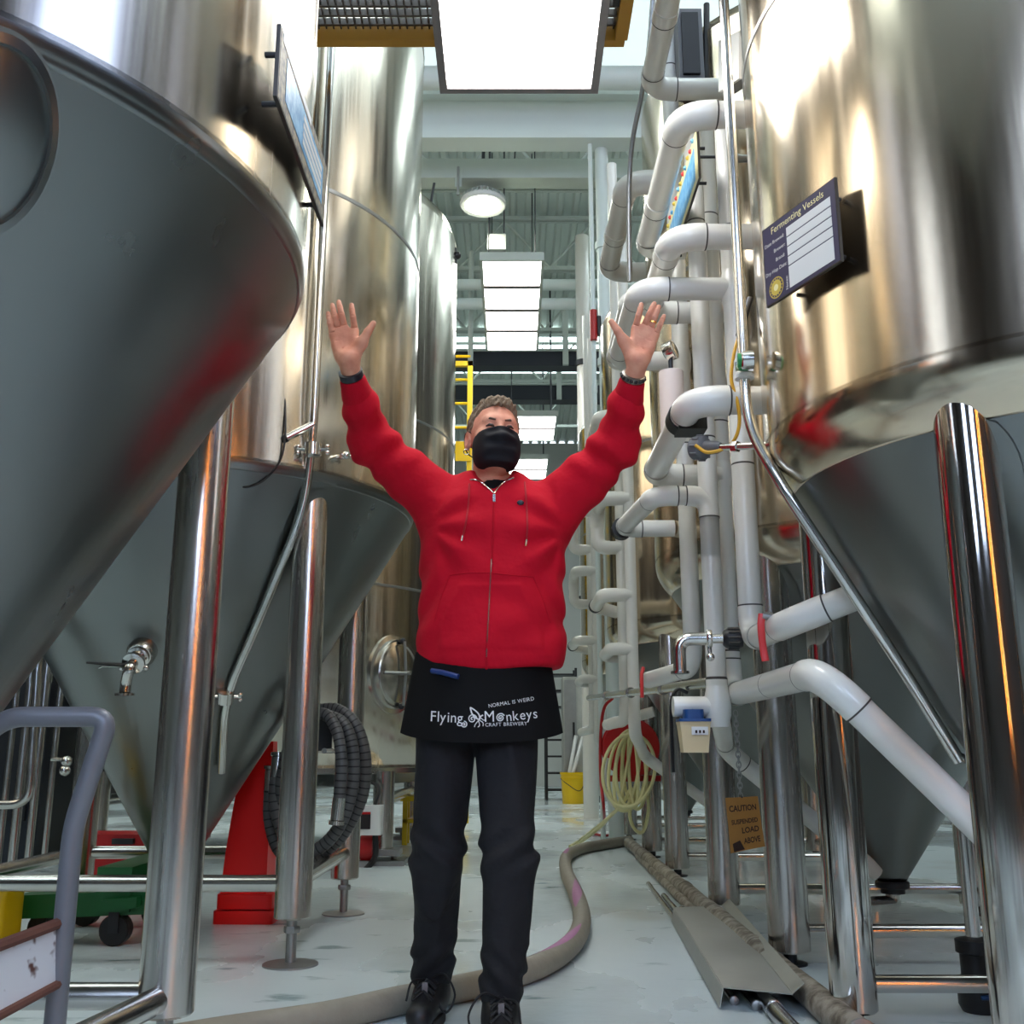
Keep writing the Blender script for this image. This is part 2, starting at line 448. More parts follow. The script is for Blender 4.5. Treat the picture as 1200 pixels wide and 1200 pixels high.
# white girder with a round white duct beside it
t = thing('roof_girder', 'deep white steel girder crossing under the roof beside a round pipe', 'girder', (0, 9.0, 6.5))
G().box((XL, 8.99, 6.62), (XR, 9.01, 7.06)).build('web', 'white_steel', t, smooth=False)
G().box((XL, 8.88, 6.58), (XR, 9.12, 6.62)).build('flange', 'white_steel', t, smooth=False)
G().box((XL, 8.88, 7.06), (XR, 9.12, 7.10)).build('flange', 'white_steel', t, smooth=False)
tag(G().sweep([(XL, 8.55, 7.0), (XR, 8.55, 7.0)], 0.11, 24).build('white_pipe', 'white_steel'), 'thick round white pipe running across the roof before the girder', 'pipe')
t = thing('roof_beam', 'pale steel beam with welded hanger plates crossing below the roof deck', 'beam', (0, 9.6, 6.5))
G().box((XL, 9.56, 6.55), (XR, 9.64, 6.78)).build('beam_web', 'joist_paint', t, smooth=False)
G().box((XL, 9.5, 6.52), (XR, 9.7, 6.55)).build('flange', 'joist_paint', t, smooth=False)
for px in (538, 700):
    x = A(px, 150, 9.5)[0]
    G().box((x - 0.035, 9.47, 6.4), (x + 0.035, 9.5, 6.62)).build('hanger_plate', 'joist_paint', t, smooth=False)
    G().sweep([(x, 9.46, 6.62), (x, 9.46, 6.3)], 0.014, 8).build('hanger_rod', 'steel_dull', t)
for (Y, z, r, lab) in ((12.4, 6.72, 0.075, 'upper thin white pipe crossing beneath the first roof joist'), (12.4, 6.45, 0.075, 'lower thin white pipe crossing beneath the first roof joist')):
    tag(G().sweep([(XL, Y, z), (XR, Y, z)], r, 16).build('white_pipe', 'white_steel'), lab, 'pipe')
for (py, Y, h, lab) in ((424, 13.6, 0.21, 'long black duct crossing the hall nearer the light panel'), (463, 15.6, 0.24, 'long black duct crossing the hall farther beyond')):
    z = A(600, py, Y)[2]
    t = thing('black_duct', lab, 'duct', (0, Y, z - h / 2))
    G().box((XL, Y - 0.12, z - h / 2), (XR, Y + 0.12, z + h / 2)).build('duct_body', 'duct_dark', t, smooth=False)
    G().box((XL, Y - 0.16, z + h / 2), (XR, Y + 0.16, z + h / 2 + 0.03)).build('duct_flange', 'joist_paint', t, smooth=False)
    for x in (-1.2, 0.75):
        G().box((x - 0.04, Y - 0.17, z - h / 2), (x + 0.04, Y - 0.12, z + h / 2 + 0.6)).build('hanger', 'joist_paint', t, smooth=False)

# ================================================================== light panels
def light_panel(x, y0, y1, w, z, panes, label, tilt=0.0):
    t = thing('light_panel', label, 'light panel', (x, (y0 + y1) / 2, z))
    h = w / 2; b = 0.03
    f = G()
    f.box((x - h - b, y0 - b, z - 0.02), (x - h, y1 + b, z + 0.07)).box((x + h, y0 - b, z - 0.02), (x + h + b, y1 + b, z + 0.07))
    f.box((x - h, y0 - b, z - 0.02), (x + h, y0, z + 0.07)).box((x - h, y1, z - 0.02), (x + h, y1 + b, z + 0.07))
    f.box((x - h, y0, z + 0.05), (x + h, y1, z + 0.07))
    f.build('frame', 'frame_grey' if z < 4 else 'joist_paint', t, smooth=False)
    s = (y1 - y0) / panes
    for k in range(panes):
        G().box((x - h, y0 + k * s + (0.008 if k else 0), z - 0.005), (x + h, y0 + (k + 1) * s - 0.008, z + 0.02)).build('pane', 'led', t, smooth=False)
        if k: G().box((x - h, y0 + k * s - 0.035, z - 0.025), (x + h, y0 + k * s + 0.035, z + 0.02)).build('divider', 'frame_grey', t, smooth=False)
    for sx in (-1, 1):
        for y in (y0 + 0.45, y1 - 0.45):
            G().sweep([(x + sx * (h - 0.05), y, z + 0.06), (x + sx * (h - 0.05), y, 8.11 if z > 4 else z + 0.295)], 0.008, 6).build('hanger', 'dark_steel', t)
    return t
light_panel(0.028, 2.3, 3.57, 0.57, 3.33, 1, 'large square white light panel in a grey frame under the catwalk')
light_panel(0.0, 9.62, 12.0, 0.60, 5.66, 4, 'long white light panel of four panes hanging below the round lamp')
light_panel(0.30, 14.6, 15.8, 0.72, 5.66, 2, 'short white light panel of two panes above the black ducts far back')
light_panel(0.28, 16.9, 18.2, 0.66, 5.66, 2, 'white light panel of two panes nearest the back wall')
# round high bay lamp
lx, ly, lz = A(566, 240, 9.75)
t = thing('high_bay_lamp', 'round white high bay lamp with ribbed rim hanging from a joist', 'lamp', (lx, ly, lz))
G().lathe([(0.10, 0.17), (0.13, 0.12), (0.235, 0.04), (0.245, 0.0), (0.23, -0.02), (0.19, -0.01), (0.18, 0.02)], (lx, ly, lz), 40).build('housing', 'white_plastic', t)
G().lathe([(0.001, -0.025), (0.12, -0.02), (0.185, 0.0), (0.185, 0.015), (0.001, 0.015)], (lx, ly, lz), 40).build('lens', 'lamp_glow', t)
for k in range(28):
    a = k * math.tau / 28; c, s = math.cos(a), math.sin(a)
    G().prism([(lx + 0.15 * c - 0.006 * s, ly + 0.15 * s + 0.006 * c, lz + 0.10), (lx + 0.15 * c + 0.006 * s, ly + 0.15 * s - 0.006 * c, lz + 0.10),
               (lx + 0.243 * c + 0.006 * s, ly + 0.243 * s - 0.006 * c, lz + 0.03), (lx + 0.243 * c - 0.006 * s, ly + 0.243 * s + 0.006 * c, lz + 0.03)], (0, 0, 0.035)).build('fin', 'joist_paint', t)
G().sweep([(lx, ly, lz + 0.15), (lx, ly, 8.05)], 0.018, 8).build('hanging_rod', 'dark_steel', t)
G().sweep(spline([(lx, ly, lz + 0.5), (lx + 0.12, ly, lz + 0.35), (lx + 0.3, ly, lz + 0.25), (lx + 0.35, ly, lz + 0.9), (lx + 0.4, ly, 8.0)]), 0.008, 6).build('power_cord', 'black_plastic', t)
# extractor box over the long panel
bx, by, bz = A(582, 298, 10.3)
t = thing('fan_box', 'small bright metal fan box above the near end of the long panel', 'fan box', (bx, by, bz))
G().box((bx - 0.10, by - 0.12, bz), (bx + 0.10, by + 0.25, bz + 0.18)).build('box', 'steel_dull', t, smooth=False)
G().prism([(bx - 0.11, by - 0.13, bz + 0.18), (bx + 0.10, by - 0.13, bz + 0.18), (bx + 0.08, by + 0.2, bz + 0.36), (bx - 0.10, by + 0.2, bz + 0.36)], (0, 0.06, 0.02)).build('hood', 'white_steel', t, smooth=False)
for s in (-0.08, 0.08): G().sweep([(bx + s, by + 0.1, bz + 0.3), (bx + s, by + 0.1, 8.0)], 0.01, 6).build('hanger', 'dark_steel', t)
# catwalk crossing overhead: grating and yellow toe boards
t = thing('catwalk', 'steel grating catwalk with yellow edge boards crossing above the aisle', 'catwalk', (-0.2, 3.0, 3.6))
cz = 3.62
for k in range(30):
    y = 2.05 + k * 0.053
    G().box((-0.95, y, cz), (0.42, y + 0.012, cz + 0.03)).build('grate_bar', 'grate', t, smooth=False)
for k in range(46):
    x = -0.94 + k * 0.03
    G().box((x, 2.05, cz + 0.004), (x + 0.006, 3.62, cz + 0.026)).build('cross_bar', 'grate', t, smooth=False)
G().box((-0.98, 3.62, cz - 0.05), (0.46, 3.66, cz + 0.02)).build('edge_board', 'wood_edge', t, smooth=False)
G().box((0.42, 2.05, cz - 0.05), (0.47, 3.62, cz + 0.10)).build('edge_board', 'wood_edge', t, smooth=False)
for y in (2.4, 3.2): G().box((0.395, y, cz - 0.03), (0.42, y + 0.25, cz + 0.05)).build('bracket', 'black_plastic', t, smooth=False)
G().box((-0.98, 2.05, cz + 0.03), (-0.94, 3.66, cz + 0.09)).build('side_bar', 'dark_steel', t, smooth=False)
# warm neon tubes on the wall behind the camera
for k, (x, m) in enumerate(((3.6, 'orange_glow'), (4.2, 'orange_glow'), (4.8, 'amber_glow'))):
    tt = thing('neon_tube', ['upright orange neon tube on the dark wall next to the window', 'upright orange neon tube between its two neighbours on the dark wall', 'upright amber tube lamp in the corner of the dark wall'][k], 'lamp', (x, YF + 0.1, 0.8))
    G().sweep([(x, YF + 0.1, 0.9), (x, YF + 0.1, 4.4)], 0.04, 12).build('tube', m, tt)
    for z in (0.85, 4.35): G().box((x - 0.06, YF, z), (x + 0.06, YF + 0.15, z + 0.1)).build('holder', 'black_plastic', tt, smooth=False)
# ================================================================== tanks
class Tank: pass
def R_at(T, z): return float(np.interp(z, T.pz, T.pr))
def hit(T, px, py, off=0.0):
    """point on a tank's surface seen at a pixel, and the outward normal"""
    a, b, c = ray(px, py)
    for k in range(200, 16000):
        s = k * 0.001
        p = np.array((a * s, b * s, CAMH + c * s))
        d = math.hypot(p[0] - T.c[0], p[1] - T.c[1])
        if T.pz[0] < p[2] < T.pz[-1] and d < R_at(T, p[2]):
            rad = norm((p[0] - T.c[0], p[1] - T.c[1], 0))
            sl = (R_at(T, p[2] + 0.01) - R_at(T, p[2] - 0.01)) / 0.02
            n = norm(rad - np.array((0, 0, sl)))
            return p + n * off, n
    if abs(px) > 2500: raise ValueError((px, py))
    return hit(T, px + (4 if T.c[0] > 0 else -4), py, off)
def basis(n):
    n = norm(n); r = norm(np.cross((0, 0, 1.0), n)) if abs(n[2]) < 0.98 else np.array((1.0, 0, 0))
    return r, np.cross(n, r), n

def manway(parent, p, n, rx, rz, name='manway', clamp=True, m1='steel_tube', m2='steel_fitting'):
    """oval door: collar, dish and clamp, on a surface with normal n"""
    r, u, n = basis(n); p = np.asarray(p)
    def ell(k, off, m=40): return [p + n * off + r * rx * k * math.cos(a) + u * rz * k * math.sin(a) for a in np.linspace(0, math.tau, m, endpoint=False)]
    g = G(); rings = [ell(1.30, -0.05), ell(1.22, 0.015), ell(1.08, 0.02), ell(1.05, 0.065), ell(0.95, 0.065), ell(0.93, -0.02)]
    m = 40; V = np.vstack(rings); F = [(i * m + k, i * m + (k + 1) % m, (i + 1) * m + (k + 1) % m, (i + 1) * m + k) for i in range(5) for k in range(m)]
    g.add(V, F); col = g.build(name, m1, parent)
    d = G(); rings = [ell(1.0, 0.05), ell(1.0, 0.075), ell(0.9, 0.08), ell(0.88, 0.07), ell(0.5, 0.085), ell(0.05, 0.09)]
    V = np.vstack(rings); d.add(V, F + [tuple(5 * m + k for k in range(m))]); d.build('door', m2, col)
    if not clamp: return col
    b = G(); b.sweep([p + n * 0.12 + u * rz * 0.98, p + n * 0.13 + r * 0.01, p + n * 0.12 - u * rz * 0.98], 0.011, 8)
    b.sweep([p + n * 0.10 - r * rx * 0.9, p + n * 0.16, p + n * 0.13 + r * rx * 0.3], 0.010, 8).sweep([p + n * 0.07, p + n * 0.19], 0.014, 10)
    b.build('clamp', 'steel_dull', col)
    for s_ in (1, -1): G().ball(p + n * 0.10 + u * rz * s_, 0.022).build('hinge_pin', 'dark_steel', col)
    return col

def fermenter(name, label, cx, cy, r, zrim, zw, zbot, ztop, legs, legr, ld, shell0, shell, legm, brz, braces, lev=True, group=None, knuckle=None):
    T = Tank(); T.c = (cx, cy); T.r = r
    t = thing(name, label, 'fermenter', (cx, cy, 0), group); T.o = t
    rw = r - (knuckle or 0.05)
    # cone + knuckle + cylinder + dome profile
    kn = [(rw, zw)]
    for k in range(1, 7):
        a = k / 6.0
        b0, b1, b2 = np.array((rw, zw)), np.array((r, zw + 0.45 * (zrim - zw))), np.array((r, zrim))
        q = (1 - a) ** 2 * b0 + 2 * a * (1 - a) * b1 + a * a * b2; kn.append(tuple(q))
    prof = [(0.07, zbot)] + kn
    T.pz = [zbot] + [p[1] for p in kn] + [ztop]; T.pr = [0.07] + [p[0] for p in kn] + [r]
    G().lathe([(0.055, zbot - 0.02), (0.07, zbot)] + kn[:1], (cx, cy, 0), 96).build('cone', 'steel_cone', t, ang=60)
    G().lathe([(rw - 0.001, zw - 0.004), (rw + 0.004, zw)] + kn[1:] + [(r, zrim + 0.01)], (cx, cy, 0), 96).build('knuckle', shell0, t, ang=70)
    dome = [(r * math.cos(a), ztop + 0.28 * r * math.sin(a)) for a in np.linspace(0, math.pi / 2, 8)]
    G().lathe([(r, zrim)] + [(r, z) for z in np.linspace(zrim + 0.3, ztop, 5)], (cx, cy, 0), 96).build('shell', shell, t, ang=60)
    G().lathe(dome, (cx, cy, 0), 72).build('dome', shell, t, ang=60)
    for z in (zrim + 1.22, zrim + 2.44):
        if z < ztop: G().lathe([(r - 0.002, z - 0.012), (r + 0.0025, z - 0.008), (r + 0.0025, z + 0.008), (r - 0.002, z + 0.012)], (cx, cy, 0), 96).build('weld_seam', 'steel_dull', t)
    lz0 = 0.16 if lev else 0.045
    T.legs = []
    for a in legs:
        lx, ly = cx + legr * math.cos(a), cy + legr * math.sin(a); T.legs.append((lx, ly))
        l = G().lathe([(ld / 2 - 0.006, lz0), (ld / 2, lz0 + 0.006), (ld / 2, zrim - 0.05)], (lx, ly, 0), 40).build('leg', legm, t)
        # reinforcing pad where the leg meets the cone
        zt_ = float(np.interp(legr + ld / 2, [0.07, rw], [zbot, zw])); zb_ = float(np.interp(legr - ld / 2, [0.07, rw], [zbot, zw]))
        zm, dz = (zt_ + zb_) / 2 - 0.02, (zt_ - zb_) / 2 + 0.045; V_ = []; sl_ = (rw - 0.07) / (zw - zbot)
        for ring in (0.0, 0.35, 0.7, 1.0):
            for k in range(32):
                th = k * math.tau / 32; z_ = zm + dz * ring * math.sin(th)
                z_ = min(z_, zw - 0.004); rad_ = float(np.interp(z_, [zbot, zw], [0.07, rw])) + 0.004; da = (ld / 2 + 0.04) / legr * ring * math.cos(th)
                V_.append((cx + rad_ * math.cos(a + da), cy + rad_ * math.sin(a + da), z_ - 0.002))
        G().add(V_, [(32 * i + k, 32 * i + (k + 1) % 32, 32 * i + 32 + (k + 1) % 32, 32 * i + 32 + k) for i in range(3) for k in range(32)]).build('reinforcing_pad', 'steel_cone', l)
        if lev:
            G().sweep([(lx, ly, 0.012), (lx, ly, lz0)], 0.019, 14).lathe([(0.028, 0.11), (0.03, 0.115), (0.03, 0.128), (0.028, 0.133)], (lx, ly, 0), 6).build('levelling_foot', 'steel_dull', l)
            G().lathe([(0.10, 0.0), (0.10, 0.006), (0.02, 0.012)], (lx, ly, 0), 28).build('foot_plate', 'steel_dull', l)
        else:
            G().sweep([(lx, ly, 0.006), (lx, ly, lz0)], 0.024, 14).lathe([(0.06, 0.0), (0.06, 0.008), (0.02, 0.012)], (lx, ly, 0), 24).build('levelling_foot', 'dark_steel', l)
    n = len(T.legs)
    for (i, j, z) in braces:
        a, b = np.array(T.legs[i]), np.array(T.legs[j])
        G().sweep([(a[0], a[1], z), (b[0], b[1], z)], brz, 20).build('brace', 'steel_tube', t)
    # outlet valve under the cone
    o = G().sweep([(cx, cy, zbot + 0.02), (cx, cy, zbot - 0.07)], 0.05, 20).lathe([(0.065, zbot - 0.05), (0.07, zbot - 0.045), (0.07, zbot - 0.025), (0.065, zbot - 0.02)], (cx, cy, 0), 24).build('outlet', 'dark_steel', t)
    G().sweep(fillet([(cx, cy, zbot - 0.06), (cx, cy, zbot - 0.11), (cx - 0.14, cy - 0.05, zbot - 0.11)], 0.05), 0.032, 16).lathe([(0.045, 0), (0.048, 0.01), (0.03, 0.02)], (cx - 0.16, cy - 0.055, zbot - 0.11), 20, axis=(1, 0.35, 0)).build('outlet_bend', 'steel_fitting', o)
    return T

def quad_angles(dx, dy):
    return [math.atan2(-dy, dx), math.atan2(dy, dx), math.atan2(dy, -dx), math.atan2(-dy, -dx)]
# left row: near-right, far-right, far-left, near-left legs
angL1 = [math.atan2(-0.70, 0.40), math.atan2(0.565, 0.58), math.atan2(0.565, -0.58), math.atan2(-0.70, -0.40)]
angL = quad_angles(0.645, 0.606)
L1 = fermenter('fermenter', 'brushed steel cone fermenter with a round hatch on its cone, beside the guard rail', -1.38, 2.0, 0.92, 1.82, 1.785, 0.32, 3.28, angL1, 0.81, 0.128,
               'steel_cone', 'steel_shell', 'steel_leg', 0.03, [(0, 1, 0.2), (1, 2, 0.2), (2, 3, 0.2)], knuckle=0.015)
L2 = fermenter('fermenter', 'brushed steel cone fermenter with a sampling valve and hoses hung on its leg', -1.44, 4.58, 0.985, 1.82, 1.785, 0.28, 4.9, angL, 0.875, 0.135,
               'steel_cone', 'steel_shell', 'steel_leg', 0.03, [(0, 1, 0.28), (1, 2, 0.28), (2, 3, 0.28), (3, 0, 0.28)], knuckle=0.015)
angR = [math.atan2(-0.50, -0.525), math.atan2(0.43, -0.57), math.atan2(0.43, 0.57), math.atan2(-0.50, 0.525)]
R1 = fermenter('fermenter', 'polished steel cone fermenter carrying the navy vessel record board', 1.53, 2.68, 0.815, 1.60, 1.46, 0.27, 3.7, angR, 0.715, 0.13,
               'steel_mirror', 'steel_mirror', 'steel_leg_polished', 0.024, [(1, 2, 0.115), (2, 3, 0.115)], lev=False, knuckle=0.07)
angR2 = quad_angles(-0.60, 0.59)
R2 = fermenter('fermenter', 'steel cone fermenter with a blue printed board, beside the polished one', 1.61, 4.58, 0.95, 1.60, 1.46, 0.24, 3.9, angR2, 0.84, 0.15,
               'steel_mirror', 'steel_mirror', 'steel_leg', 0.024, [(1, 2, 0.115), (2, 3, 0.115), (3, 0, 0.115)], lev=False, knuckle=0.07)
copy_tree(R2.o, (0.02, 2.72, 0), 'steel cone fermenter carrying the red hose reel on its leg')
copy_tree(R2.o, (0.02, 5.44, 0), 'steel cone fermenter farthest down the row, behind the yellow bucket')

# manway on the cone of the near left tank
p, n = hit(L1, -22, 160); manway(L1.o, p - n * 0.045, n, 0.10, 0.155, clamp=False, m1='steel_cone', m2='steel_cone')

# upright bright tank beyond the left fermenters
cx, cy, r = -1.9, 8.5, 1.4
B = Tank(); B.c = (cx, cy); B.pz = [0.6, 5.2]; B.pr = [r, r]
t = thing('bright_tank', 'tall upright steel tank with an oval manway door, standing on stub legs', 'tank', (cx, cy, 0)); B.o = t
G().lathe([(r - 0.05, 0.60), (r, 0.63), (r, 1.6), (r, 2.8), (r, 4.2), (r, 5.2)], (cx, cy, 0), 96).build('shell', 'steel_shell', t, ang=60)
G().lathe([(0.1, 0.45), (r - 0.3, 0.52), (r - 0.02, 0.61)], (cx, cy, 0), 72).build('bottom_dish', 'steel_cone', t)
G().lathe([(r, 5.2), (r * 0.97, 5.32), (r * 0.85, 5.48), (r * 0.5, 5.66), (0.05, 5.72)], (cx, cy, 0), 72).build('dome', 'steel_shell', t, ang=60)
for z in (1.95, 3.3): G().lathe([(r - 0.002, z - 0.012), (r + 0.002, z - 0.008), (r + 0.002, z + 0.008), (r - 0.002, z + 0.012)], (cx, cy, 0), 96).build('weld_seam', 'steel_dull', t)
G().lathe([(r - 0.01, 0.60), (r + 0.015, 0.605), (r + 0.015, 0.64), (r - 0.01, 0.65)], (cx, cy, 0), 96).build('bottom_ring', 'steel_tube', t)
for s in (-1, 1):
    for q in (-1, 1):
        lx, ly = cx + q * 1.0, cy + s * 1.05
        l = G().sweep([(lx, ly, 0.1), (lx, ly, 0.62)], 0.075, 28).build('leg', 'steel_leg', t)
        G().box((lx - 0.13, ly - 0.12, 0.06), (lx + 0.13, ly + 0.12, 0.1)).build('foot_plate', 'steel_dull', l, smooth=False)
        G().box((lx - 0.17, ly - 0.16, 0.0), (lx + 0.17, ly + 0.16, 0.03)).sweep([(lx + 0.08, ly, 0.03), (lx + 0.08, ly, 0.06)], 0.02, 10).sweep([(lx - 0.08, ly, 0.03), (lx - 0.08, ly, 0.06)], 0.02, 10).build('base_pad', 'steel_dull', l, smooth=False)
for q in (-1, 1): G().sweep([(cx + q, cy - 1.05, 0.42), (cx + q, cy + 1.05, 0.42)], 0.04, 18).build('brace', 'steel_tube', t)
p, n = hit(B, 461, 790); manway(t, p - n * 0.004, n, 0.185, 0.235)
# top gear on the dome edge
p = A(508, 262, 8.3)
g = G()
for k in range(7):
    q = np.array(p) + np.array((-0.12 + 0.05 * k, 0.1, 0.12 - 0.075 * k))
    g.sweep([q, q + np.array((0, 0, 0.14))], 0.03, 10).ball(q + np.array((0.03, 0, 0.07)), 0.035)
g.sweep(spline([np.array(p) + np.array((-0.05, 0, 0)), np.array(p) + np.array((-0.02, 0, 0.25)), np.array(p) + np.array((0.0, 0, 0.4))]), 0.012, 8)
g.build('top_valves', 'dark_steel', t)
# ================================================================== white insulated pipework (right side)
def pvc(label, pts, r, bend=None, cat='pipe', name='insulated_pipe', bands=True, m='pvc'):
    """white jacketed pipe: straight sections, elbow covers, dark seam bands"""
    P = [np.asarray(p, float) for p in pts]; b = bend or r * 2.3
    t = thing(name, label, cat, P[-1] if P[-1][2] < P[0][2] else P[0])
    cut = []
    for i in range(len(P)):
        l = 0.0
        if 0 < i < len(P) - 1:
            l = min(b, 0.45 * np.linalg.norm(P[i] - P[i - 1]), 0.45 * np.linalg.norm(P[i + 1] - P[i]))
        cut.append(l)
    for i in range(len(P) - 1):
        d = norm(P[i + 1] - P[i]); a = P[i] + d * cut[i]; e = P[i + 1] - d * cut[i + 1]
        s = G().sweep([a, e], r, 24).build('pipe_section', m, t)
        ln = np.linalg.norm(e - a)
        if bands and ln > 0.9:
            for q in np.arange(0.5, ln, 0.9):
                c = a + d * q; G().sweep([c - d * 0.003, c + d * 0.003], r * 1.012, 24, cap=False).build('seam_band', 'seam', s)
    for i in range(1, len(P) - 1):
        d1, d2 = norm(P[i - 1] - P[i]), norm(P[i + 1] - P[i])
        if np.dot(d1, d2) < -0.985: continue
        p1, p2 = P[i] + d1 * cut[i], P[i] + d2 * cut[i]; arc = [p1 + d1 * 0.012]
        for k in range(10):
            q = k / 9; arc.append((1 - q) ** 2 * p1 + 2 * q * (1 - q) * P[i] + q * q * p2)
        arc.append(p2 + d2 * 0.012)
        e = G().sweep(arc, r * 1.07, 24).build('elbow_cover', m, t)
        if bands:
            for pp, dd in ((p1, d1), (p2, d2)):
                G().sweep([pp + dd * 0.012, pp + dd * 0.017], r * 1.075, 24, cap=False).build('seam_band', 'seam', e)
    return t
def tee(t, p, axis, r):
    p = np.asarray(p, float); d = norm(axis)
    return G().sweep([p - d * r * 2.0, p - d * r * 1.6, p - d * r * 0.9, p, p + d * r * 0.9, p + d * r * 1.6, p + d * r * 2.0],
                     [r * 1.06, r * 1.12, r * 1.28, r * 1.34, r * 1.28, r * 1.12, r * 1.06], 24).build('tee_cover', 'pvc', t)
RA, RB, RC, RD = (0.72, 4.10), (0.735, 3.72), (0.815, 3.87), (0.80, 3.42)
rr = 0.036
def up(p, z): return (p[0], p[1], z)
# risers between the polished tank and the next one
zA = A(812, 782, RA[1])[2]; zB = A(835, 828, RB[1])[2]; zC = A(862, 815, RC[1])[2]; zD = A(872, 750, RD[1])[2]
riserA = pvc('white insulated riser behind its neighbours, its foot turning level with a red lever', [up(RA, 5.2), up(RA, zA), (0.60, 4.55, zA - 0.02)], rr)
riserB = pvc('white insulated riser whose foot slopes down behind a steel leg', [up(RB, 3.31), up(RB, zB), (0.86, 4.22, zB - 0.15), (1.53, 4.54, 0.26)], rr)
riserC = pvc('white insulated riser running down into the long sloping pipe', [up(RC, 3.42), up(RC, zC), (0.81, 2.72, zC), (1.47, 2.62, 0.24)], 0.041, bend=0.12)
riserD = pvc('white insulated riser next to the polished tank with a red handled valve', [up(RD, 3.12), up(RD, zD), (0.80, 2.95, zD), (1.0, 2.84, zD + 0.075)], 0.039, bend=0.10)
tee(riserB, up(RB, zB), (0, 0, 1), rr)
G().sweep([up(RB, zB), (RB[0] - 0.16, RB[1], zB)], rr, 24).build('stub', 'pvc', riserB)
# branches leaving the polished tank, running back along the aisle and into the risers
def branch(label, x_tank, y0, xo, y1, z, xr, r=0.044, z2=None):
    return pvc(label, [(x_tank, y0, z), (xo, y0, z), (xo, y1, z2 or z), (xr, y1, z2 or z)], r, bend=0.10)
b1 = branch('white insulated loop pipe leaving the polished tank above the blue board', 0.86, 2.98, 0.556, 3.90, 2.79, 0.72)
b2 = branch('white insulated loop pipe leaving the polished tank beside the navy record board', 0.95, 3.24, 0.555, 3.87, 2.49, RC[0])
tee(b2, up(RC, 2.49), (0, 0, 1), rr)
b3 = pvc('white insulated loop pipe passing behind the raised hand with the watch', [up(RD, 2.38), (0.46, RD[1], 2.38), (0.45, 4.12, 2.38), (RA[0], 4.12, 2.38)], 0.041, bend=0.09)
tee(b3, up(RD, 2.38), (0, 0, 1), rr)
tee(b3, up((RA[0], 4.12), 2.38), (0, 0, 1), rr)
b4 = branch('white insulated loop pipe with a black valve collar under the pressure gauge', 0.86, 2.98, 0.55, 3.86, 1.80, RC[0])
tee(b4, (RC[0], 3.87, 1.80), (0, 0, 1), rr)
b5 = pvc('white insulated loop pipe below the shoulder, entering the second tank', [up(RB, 1.45), (RB[0], RB[1], 1.685), (0.535, RB[1], 1.685), (0.475, 4.32, 1.69), (0.70, 4.32, 1.69)], rr, bend=0.07)
b0 = pvc('topmost white insulated pipe dropping past the grey control box', [(0.60, 2.7, 3.56), (0.60, 3.92, 3.56), (0.95, 3.92, 3.56)], 0.046, bend=0.10)
b6 = pvc('white insulated loop pipe on the second tank next to the white column', [(0.78, 4.22, 3.29), (0.525, 4.22, 3.29), (0.52, 5.12, 3.29), (0.85, 5.12, 3.29)], 0.052, bend=0.11)
b7 = pvc('white insulated pipe crossing between the risers and the second tank', [(0.62, 4.02, 2.62), (0.50, 4.02, 2.62), (0.50, 4.75, 2.62), (0.70, 4.75, 2.62)], 0.040, bend=0.08)
# valve collars, gauge, unions
p = np.array((0.55, 3.12, 1.80))
G().sweep([p, p + np.array((0, 0.07, 0))], 0.050, 24).box((0.53, 3.10, 1.75), (0.62, 3.20, 1.80)).build('valve_collar', 'rubber', b4)
st = G().sweep([(0.55, 3.34, 1.80), (0.55, 3.34, 2.03)], 0.042, 24).build('valve_stem_cover', 'pvc_warm', b4)
pg = (0.55, 3.34, 2.03)
t = thing('pressure_gauge', 'round steel pressure gauge on top of the pink pipe cover', 'gauge', pg)
G().sweep([pg, (0.55, 3.34, 2.075)], 0.008, 10).build('stem', 'dark_steel', t)
G().lathe([(0.030, -0.018), (0.034, -0.016), (0.034, 0.014), (0.031, 0.018), (0.028, 0.012)], (0.55, 3.34, 2.108), 28, axis=(-0.75, 0.5, -0.2)).build('case', 'steel_fitting', t)
G().lathe([(0.028, 0.0), (0.028, 0.004)], np.array((0.55, 3.34, 2.108)) + norm((-0.75, 0.5, -0.2)) * 0.009, 28, axis=(-0.75, 0.5, -0.2)).build('dial', 'sign_white', t)
G().sweep([(0.475, 4.30, 1.69), (0.475, 4.36, 1.69)], 0.045, 24).build('union_collar', 'rubber', b5)
for (b_, c, d) in ((b1, (0.556, 3.55, 2.79), (0, 1, 0)), (b2, (0.555, 3.36, 2.49), (0, 1, 0)), (b6, (0.522, 4.7, 3.29), (0, 1, 0)), (b0, (0.60, 3.45, 3.56), (0, 1, 0))):
    c = np.asarray(c, float); d = norm(d); R_ = {b1: 0.046, b2: 0.046, b6: 0.054, b0: 0.048}[b_]
    G().sweep([c - d * 0.03, c + d * 0.03], R_ * 1.05, 24).build('coupling', 'pvc', b_)
    G().sweep([c + d * 0.0305, c + d * 0.036], R_ * 1.06, 24, cap=False).build('seam_band', 'seam', b_)
